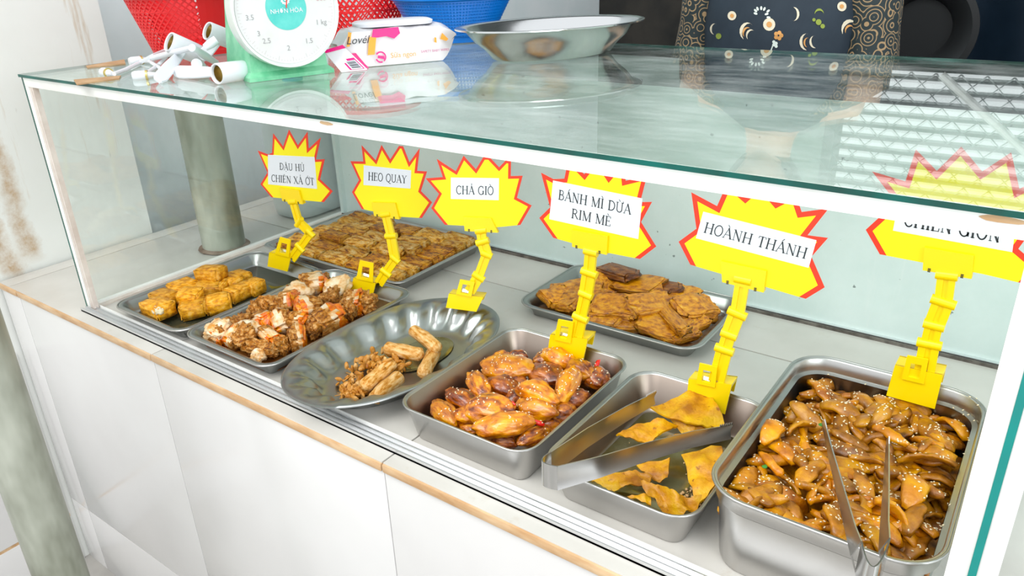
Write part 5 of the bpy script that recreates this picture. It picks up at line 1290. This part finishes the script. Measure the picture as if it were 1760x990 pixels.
# ---- lamp holders with clamps and leads
def holder(open_px, end_px, z_open, z_end, r, label, arm_px=None, arm_z=None):
    A = P(*open_px, z_open); d0 = (A - CAM).length
    # end point at nearly the same distance along its own ray
    k_ = (A - CAM).dot(RF) / FPX
    B = A + RR * ((end_px[0] - open_px[0]) * k_) + RD * ((end_px[1] - open_px[1]) * k_)
    B += RF * 0.042; B.z = max(B.z, ZT + r * 0.95) if z_end < ZT + 0.03 else B.z
    t = empty('lamp_holder', A); tag(t, label, 'lamp holder'); ax = (B - A)
    if ax.length > 0.075: ax = ax.normalized() * 0.075
    if ax.length < 0.045: ax = ax.normalized() * 0.045
    L_ = ax.length; q = ax.to_track_quat('Z', 'Y')
    bm = bmesh.new(); lathe(bm, [(r * 0.82, 0.012), (r * 0.84, 0.0), (r * 0.95, -0.001), (r, 0.001), (r, L_ * 0.5), (r * 0.97, L_ * 0.9), (r * 0.8, L_ * 0.98), (r * 0.4, L_), ], 28, cap0=False)
    lathe(bm, [(r * 0.80, 0.012), (r * 0.80, 0.03), (0.001, 0.031)], 28, cap0=False)
    for v in bm.verts: v.co = q @ v.co
    obj('socket_shell', bm, M['white_plastic'], t, 40)
    bm = bmesh.new(); lathe(bm, [(r * 0.76, 0.003), (r * 0.77, 0.026)], 24, cap0=False, cap1=False)
    tube(bm, [(0, -r * 0.5, 0.02), (0, r * 0.5, 0.02)], 0.0022, 6)
    for v in bm.verts: v.co = q @ v.co
    obj('brass_thread', bm, M['brass'], t, 40)
    if arm_px:
        bm = bmesh.new(); p0 = ax * 0.45; p1 = P(*arm_px, arm_z) - A
        dv = (p1 - p0).normalized(); s = dv.cross(ray(*arm_px).normalized()).normalized(); n = dv.cross(s)
        prof = [(0, 0.005), (0.25, 0.0065), (0.6, 0.009), (0.9, 0.0095), (1.0, 0.006)]
        ls = []
        for f_, wd in prof:
            c = p0.lerp(p1, f_); ls.append([c + s * wd + n * 0.003, c - s * wd + n * 0.003, c - s * wd - n * 0.003, c + s * wd - n * 0.003])
        loops(bm, ls); bmesh.ops.recalc_face_normals(bm, faces=bm.faces[:]); bmesh.ops.bevel(bm, geom=bm.edges[:], offset=0.0015, segments=2, affect='EDGES')
        obj('clamp_paddle', bm, M['white_plastic'], t, 50)
    return t
rH = 0.0145
zg = ZT + rH + 0.0005
holder((373, 127), (408, 119), zg, zg, rH, 'white lamp holder lying on the glass nearest the scale', (300, 124), ZT + 0.008)
holder((291, 72), (332, 84), ZT + 0.046, ZT + 0.044, rH * 1.1, 'white lamp holder on the left, open end facing the street', (271, 139), ZT + 0.004)
holder((357, 53), (396, 60), ZT + 0.060, ZT + 0.056, rH, 'white lamp holder highest in the heap', (344, 100), ZT + 0.02)
# extra arms and clamp struts between them (one further holder under the heap)
th = empty('clamp_bracket', P(335, 105, ZT)); tag(th, 'white plastic clamp bracket under the heaped lamp holders', 'bracket')
O = -Vector(th.location)
for a, b_, za, zb_, r in (((262, 100), (330, 82), .012, .045, .0045), ((330, 82), (372, 108), .045, .014, .0055), ((372, 68), (352, 82), .055, .045, .006), ((300, 122), (352, 124), .006, .008, .006), ((338, 110), (350, 118), .02, .006, .008)):
    bm = bmesh.new(); A = P(*a, ZT + za) + O; B = P(*b_, ZT + zb_) + O; tube(bm, [A, A.lerp(B, .5), B], [r, r * 1.1, r * 0.8], 12); obj('strut', bm, M['white_plastic'], th, 40)
# leads with plugs
for i, (pts, lab) in enumerate(((((176, 124), (196, 127), (215, 120), (240, 108), (262, 96), (285, 86)), 'white lead with plug reaching farthest left on the glass'),
                                (((228, 131), (244, 130), (258, 122), (272, 112), (286, 98)), 'white lead with plug lying beside the clamp paddle'),
                                (((222, 106), (240, 104), (258, 106), (276, 118), (290, 120)), 'white lead curving behind the two plugs'))):
    t = empty('lamp_lead', P(*pts[0], ZT)); tag(t, lab, 'cable'); O = -Vector(t.location)
    w3 = [P(*p, ZT + 0.004 + (0.012 if i < 2 and j > 3 else 0)) + O for j, p in enumerate(pts)]
    bm = bmesh.new(); tube(bm, w3[1:], 0.0032, 10); obj('cable', bm, M['white_plastic'], t, 60)
    d = (w3[1] - w3[0]).normalized(); bm = bmesh.new()
    tube(bm, [w3[0], w3[0] + d * 0.004, w3[0] + d * 0.018, w3[0] + d * 0.024, w3[0] + d * 0.034], [0.006, 0.0075, 0.0075, 0.005, 0.0035], 12); obj('plug', bm, M['white_plastic'], t, 50)
    bm = bmesh.new(); tube(bm, [w3[0] + d * 0.019, w3[0] + d * 0.022], 0.0079, 12); obj('plug_ring', bm, M['brass'], t, 40)
# cardboard slips
for pts, lab in (([(148, 114), (214, 103), (216, 110), (150, 117)], 'brown cardboard slip at the rear left edge of the glass top'), ([(127, 138), (208, 131), (205, 136), (132, 146)], 'brown cardboard slip by the front left corner of the glass top')):
    bm = bmesh.new(); q = [P(*p, ZT + 0.0008) for p in pts]; c = sum(q, Vector()) / 4
    loops(bm, [[p - c - Vector((0, 0, 0.0006)) for p in q], [p - c + Vector((0, 0, 0.0012)) for p in q]]); bmesh.ops.recalc_face_normals(bm, faces=bm.faces[:])
    o = obj('cardboard_slip', bm, simple('brown_card', (0.36, 0.2, 0.09), (0.5, 0.32, 0.17), 30, 0.8)); o.location = c; tag(o, lab, 'cardboard')

# ================================================================ PERSON behind the case
px0, py0 = 0.915, 0.99
per = empty('person', (px0, py0, FL)); tag(per, 'person in a dark navy blouse printed with cream flowers, standing behind the case', 'person')
def skinned(name, verts, edges, radii, mat, parent, sub=2):
    me = bpy.data.meshes.new(name); me.from_pydata(verts, edges, []); o = bpy.data.objects.new(name, me); COL.objects.link(o); o.parent = parent
    me.materials.append(mat)
    s = o.modifiers.new('s', 'SKIN'); s.use_smooth_shade = True
    for v, r in zip(me.skin_vertices[0].data, radii): v.radius = r if isinstance(r, tuple) else (r, r)
    me.skin_vertices[0].data[0].use_root = True
    u = o.modifiers.new('u', 'SUBSURF'); u.levels = sub; u.render_levels = sub
    return o
Z = -FL  # counter height above floor; local z from floor
V = [(0, 0, 0.80), (0, 0, 0.95), (0, 0.01, 1.10), (0, 0.01, 1.24), (0, 0, 1.32), (0, -0.01, 1.38), (0, -0.02, 1.47)]
Rd = [(0.13, 0.10), (0.115, 0.085), (0.125, 0.095), (0.12, 0.08), (0.05, 0.045), (0.045, 0.045), (0.055, 0.065)]
Ed = [(0, 1), (1, 2), (2, 3), (3, 4), (4, 5), (5, 6)]
for s in (-1, 1):
    n = len(V)
    V += [(s * 0.135, 0.01, 1.265), (s * 0.165, -0.01, 1.02), (s * 0.155, -0.13, 0.90), (s * 0.13, -0.20, 0.86)]
    Rd += [0.045, 0.036, 0.028, 0.022]; Ed += [(3, n), (n, n + 1), (n + 1, n + 2), (n + 2, n + 3)]
    n = len(V)
    V += [(s * 0.075, 0, 0.74), (s * 0.08, 0, 0.43), (s * 0.08, 0.01, 0.09), (s * 0.08, -0.08, 0.035), (s * 0.08, -0.15, 0.025)]
    Rd += [0.08, 0.055, 0.035, 0.032, 0.025]; Ed += [(0, n), (n, n + 1), (n + 1, n + 2), (n + 2, n + 3), (n + 3, n + 4)]
    # palm and fingers, closed loosely
body = skinned('body', V, Ed, Rd, M['skin'], per)
for s in (-1, 1):
    V = [(s * 0.13, -0.20, 0.86), (s * 0.125, -0.235, 0.85), (s * 0.122, -0.27, 0.845)]; Rd = [(0.018, 0.02), (0.017, 0.026), (0.012, 0.028)]; Ed = [(0, 1), (1, 2)]
    for j, (dx, ln) in enumerate(((-0.022, 0.055), (-0.008, 0.062), (0.007, 0.058), (0.021, 0.046))):
        n = len(V); b0 = Vector((s * 0.122 + dx, -0.272, 0.845))
        V += [tuple(b0), tuple(b0 + Vector((0, -ln * 0.45, -0.004))), tuple(b0 + Vector((0, -ln * 0.8, -0.018))), tuple(b0 + Vector((0, -ln * 0.9, -0.036)))]
        Rd += [0.0085, 0.008, 0.0075, 0.006]; Ed += [(2, n), (n, n + 1), (n + 1, n + 2), (n + 2, n + 3)]
    n = len(V); V += [(s * 0.125 - s * 0.03, -0.225, 0.84), (s * 0.125 - s * 0.045, -0.255, 0.83), (s * 0.125 - s * 0.045, -0.28, 0.822)]; Rd += [0.0105, 0.009, 0.0075]; Ed += [(0, n), (n, n + 1), (n + 1, n + 2)]
    skinned('hand', V, Ed, Rd, M['skin'], per, 2)
# head with face and hair
bm = bmesh.new(); bmesh.ops.create_uvsphere(bm, u_segments=40, v_segments=30, radius=1)
for v in bm.verts:
    p = v.co; x, y, z = p.x * 0.074, p.y * 0.092, p.z * 0.112
    if z < -0.02: k = 1 - 0.38 * min(1, (-z - 0.02) / 0.09); x *= k; y = y * (0.85 + 0.15 * k) - 0.008
    if y < 0:
        y -= 0.018 * math.exp(-(x / 0.011) ** 2 - ((z + 0.012) / 0.017) ** 2)       # nose
        y -= 0.006 * math.exp(-(x / 0.022) ** 2 - ((z + 0.052) / 0.009) ** 2)       # lips
        y += 0.009 * (math.exp(-((abs(x) - 0.030) / 0.014) ** 2 - ((z - 0.008) / 0.010) ** 2))  # eye sockets
        y -= 0.006 * math.exp(-(x / 0.03) ** 2 - ((z + 0.088) / 0.015) ** 2)        # chin
    v.co = (x, y, z)
hd = obj('head', bm, M['skin'], per, 179); hd.location = (0, -0.03, 1.478)
for s in (-1, 1):
    bm = bmesh.new(); bmesh.ops.create_uvsphere(bm, u_segments=16, v_segments=10, radius=0.011); e = obj('eye', bm, M['white_plastic'], hd, 179); e.location = (s * 0.030, -0.072, 0.008)
    bm = bmesh.new(); bmesh.ops.create_uvsphere(bm, u_segments=12, v_segments=8, radius=0.0055); e = obj('iris', bm, M['hair'], hd, 179); e.location = (s * 0.030, -0.0795, 0.008)
    bm = bmesh.new(); bmesh.ops.create_icosphere(bm, subdivisions=3, radius=0.022, matrix=Matrix.Diagonal((0.35, 0.7, 1.2, 1))); e = obj('ear', bm, M['skin'], hd, 179); e.location = (s * 0.074, 0.008, 0.0)
bm = bmesh.new(); tube(bm, [(-0.022, -0.093, -0.05), (0, -0.1, -0.052), (0.022, -0.093, -0.05)], [0.002, 0.0055, 0.002], 10); obj('mouth', bm, simple('lips', (0.45, 0.12, 0.1), None, rough=0.4), hd, 60)
bm = bmesh.new(); bmesh.ops.create_uvsphere(bm, u_segments=40, v_segments=30, radius=1)
for v in bm.verts:
    p = v.co; v.co = (p.x * 0.083, p.y * 0.1 + 0.008, p.z * 0.12 + 0.008)
    if v.co.y < -0.02 and v.co.z < 0.06: v.co.y = max(v.co.y, -0.005); v.co.x *= 0.96
bmesh.ops.create_icosphere(bm, subdivisions=3, radius=0.038, matrix=Matrix.Translation((0, 0.115, 0.0)))
obj('hair', bm, M['hair'], hd, 179)
# blouse: torso loft and sleeves
bm = bmesh.new()
def ring(cx, cy, z, rx, ry, n=40, s=0): return [Vector((cx + rx * cos(2 * pi * i / n) * (1 + 0.015 * sin(5 * 2 * pi * i / n + z * 20)), cy + ry * sin(2 * pi * i / n) * (1 + 0.02 * sin(7 * 2 * pi * i / n + z * 15)), z)) for i in range(n)]
loops(bm, [ring(0, 0, .74, .165, .125), ring(0, 0, .74, .17, .13), ring(0, 0, .85, .165, .125), ring(0, 0, .97, .142, .108), ring(0, 0, 1.06, .145, .112), ring(0, 0, 1.15, .152, .122), ring(0, 0.005, 1.23, .155, .105), ring(0, 0.01, 1.29, .125, .08), ring(0, 0.01, 1.325, .07, .06), ring(0, 0.01, 1.33, .062, .055)])
bl_ = obj('blouse', bm, M['cloth'], per, 179)
for s in (-1, 1):
    bm = bmesh.new(); c = [((s * 0.06, 0.01, 1.285), .045), ((s * 0.10, 0.01, 1.285), .062), ((s * 0.145, 0.005, 1.25), .064), ((s * 0.158, 0, 1.17), .054), ((s * 0.166, -0.005, 1.115), .053), ((s * 0.172, -0.01, 1.085), .056)]
    ls = []
    for p, r in c: ls.append([Vector((p[0] + r * cos(2 * pi * i / 28) * 0.9, p[1] + r * 1.05 * sin(2 * pi * i / 28), p[2] + (0.012 * cos(2 * pi * i / 28) * -s))) for i in range(28)])
    ls.append([Vector((p.x * 0.985 + s * 0.002, p.y * 0.95, p.z + 0.004)) for p in ls[-1]])
    loops(bm, ls); bmesh.ops.recalc_face_normals(bm, faces=bm.faces[:])
    # ornate sleeve print: swirls by wave texture
    sm, nt, b = new_mat('ornate_sleeve_print')
    v = tex(nt, 32, 2); wv = N(nt, 'ShaderNodeTexVoronoi'); wv.inputs['Scale'].default_value = 42
    tc = N(nt, 'ShaderNodeTexCoord'); nt.links.new(tc.outputs['Object'], wv.inputs['Vector'])
    mt = N(nt, 'ShaderNodeMath', operation='SINE'); mm2 = N(nt, 'ShaderNodeMath', operation='MULTIPLY'); mm2.inputs[1].default_value = 26
    nt.links.new(wv.outputs['Distance'], mm2.inputs[0]); nt.links.new(mm2.outputs[0], mt.inputs[0])
    cc = ramp(nt, mt.outputs[0], [(0.55, (0.008, 0.018, 0.02)), (0.85, (0.30, 0.20, 0.10))])
    nt.links.new(cc, b.inputs['Base Color']); b.inputs['Roughness'].default_value = 0.75
    obj('sleeve', bm, sm if s > 0 else sm, per, 60)
bm = bmesh.new()
for s in (-1, 1):
    tube(bm, [(s * 0.08, 0, 0.80), (s * 0.082, 0, 0.62), (s * 0.082, 0, 0.4), (s * 0.082, 0.01, 0.1)], [0.098, 0.085, 0.07, 0.06], 24)
obj('trousers', bm, M['trouser'], per, 60)
# printed motifs, laid onto the blouse surface
tr = BVHTree.FromObject(bl_, bpy.context.evaluated_depsgraph_get())
iv = Vector(per.location)
CR = simple('print_cream', (0.62, 0.56, 0.42), None, rough=0.8); OR = simple('print_orange', (0.55, 0.27, 0.08), None, rough=0.8); GR = simple('print_green', (0.22, 0.28, 0.04), None, rough=0.8); PW = simple('print_pale', (0.6, 0.68, 0.62), None, rough=0.8)
def onshirt(px, py, off):
    d = ray(px, py).normalized(); h = tr.ray_cast(CAM - iv, d)
    return None if h[0] is None else h[0] - d * off
def motif(mt_, polys, off=0.0012):
    bm = bmesh.new()
    for poly in polys:
        q = [onshirt(*p, off) for p in poly]
        if all(x is not None for x in q): bm.faces.new([bm.verts.new(x) for x in q])
    bmesh.ops.remove_doubles(bm, verts=bm.verts[:], dist=1e-6)
    if len(bm.faces): obj('printed_motif', bm, mt_, bl_)
    else: bm.free()
def circ(x, y, r, n=16): return [(x + r * cos(2 * pi * i / n), y + r * 1.05 * sin(2 * pi * i / n)) for i in range(n)]
def crescent(x, y, s, a0):
    out, inn = [], []
    for i in range(9):
        t = i / 8; a = radians(a0 + 200 * t); w_ = s * 0.42 * sin(pi * min(1, t * 1.1 + 0.03)) 
        out.append((x + s * cos(a), y + s * 1.2 * sin(a))); inn.append((x + (s - w_) * cos(a), y + (s - w_) * 1.2 * sin(a)))
    return [[out[i], out[i + 1], inn[i + 1], inn[i]] for i in range(8)]
bc, bo, bgm, bp = CR, OR, GR, PW
for x, y, r in ((1258, 27, 7.5), (1322, 42, 10.5), (1447, 11, 8)):
    motif(bc, [circ(x, y, r)]); motif(bo, [circ(x, y, r * 0.45)], 0.002)
for x, y, s, a in ((1284, 54, 13, 120), (1364, 24, 10, -90), (1386, 72, 12, 90), (1460, 50, 14, 150), (1228, 50, 8, 100), (1400, 72, 9, 80), (1290, 60, 8, 130)):
    motif(bc, crescent(x, y, s, a))
for x, y, s, a in ((1284, 56, 8, 130), (1388, 73, 7, 100), (1460, 52, 8, 150)): motif(bo, crescent(x, y, s, a), 0.002)
for k in range(9):
    a = radians(200 + k * 24); cx_, cy_ = 1308 + (10 + 3 * (k % 3)) * cos(a), 22 + 14 * sin(a) + 6; motif(bp, [[(cx_ + 3.6 * cos(a) * cos(t) - 2 * sin(a) * sin(t), cy_ + 3.6 * sin(a) * cos(t) + 2 * cos(a) * sin(t)) for t in [2 * pi * j / 8 for j in range(8)]]])
for k in range(8): motif(bp, [circ(1205 + 14 * noise.noise((k, 0, 0)) * 2, 22 + k * 4, 2.6, 8)])
for k in range(5): a = 2 * pi * k / 5; motif(bo, [circ(1338 + 5 * cos(a), 61 + 5 * sin(a), 3.6, 8)])
for k in range(4): motif(bp, [circ(1330 + (k % 2) * 4, 72 + k * 2.5, 2.8, 8)])
motif(bp, [[(1323, 90), (1325, 90), (1330, 76), (1328, 76)]]); motif(bo, [circ(1198, 42, 7, 8)])
motif(bgm, crescent(1408, 24, 8, -180)); [motif(bgm, [q]) for q in (circ(1407, 38, 5, 10), circ(1414, 45, 4, 8), circ(1399, 34, 3, 8), circ(1235, 62, 5, 8))]

# ================================================================ labels by place for pieces that look alike
ORD = ('leftmost', 'second from the left', 'third from the left', 'fourth from the left', 'fifth from the left', 'sixth from the left', 'seventh from the left', 'eighth from the left', 'ninth from the left', 'tenth from the left', 'eleventh from the left', 'twelfth from the left')
for pre, what, tray in (('tofu_piece', 'golden tofu piece', 'left front tray'), ('pork_chunk', 'roast pork chunk', 'second tray'), ('glazed_piece', 'glazed bread piece', 'square pan'), ('braised_meat', 'braised meat piece', 'back tray')):
    obs = sorted([o for o in COL.objects if o.name.split('.')[0] == pre and o.parent is None and 'label' in o], key=lambda o: o.location.y)
    n = len(obs)
    for b_, band_ in enumerate(('front', 'middle', 'rear')):
        part = sorted(obs[b_ * n // 3:(b_ + 1) * n // 3], key=lambda o: o.location.x)
        for i, o in enumerate(part):
            if o.get('group'): o['label'] = f'{what}, {ORD[i]} in the {band_} third of the {tray}'
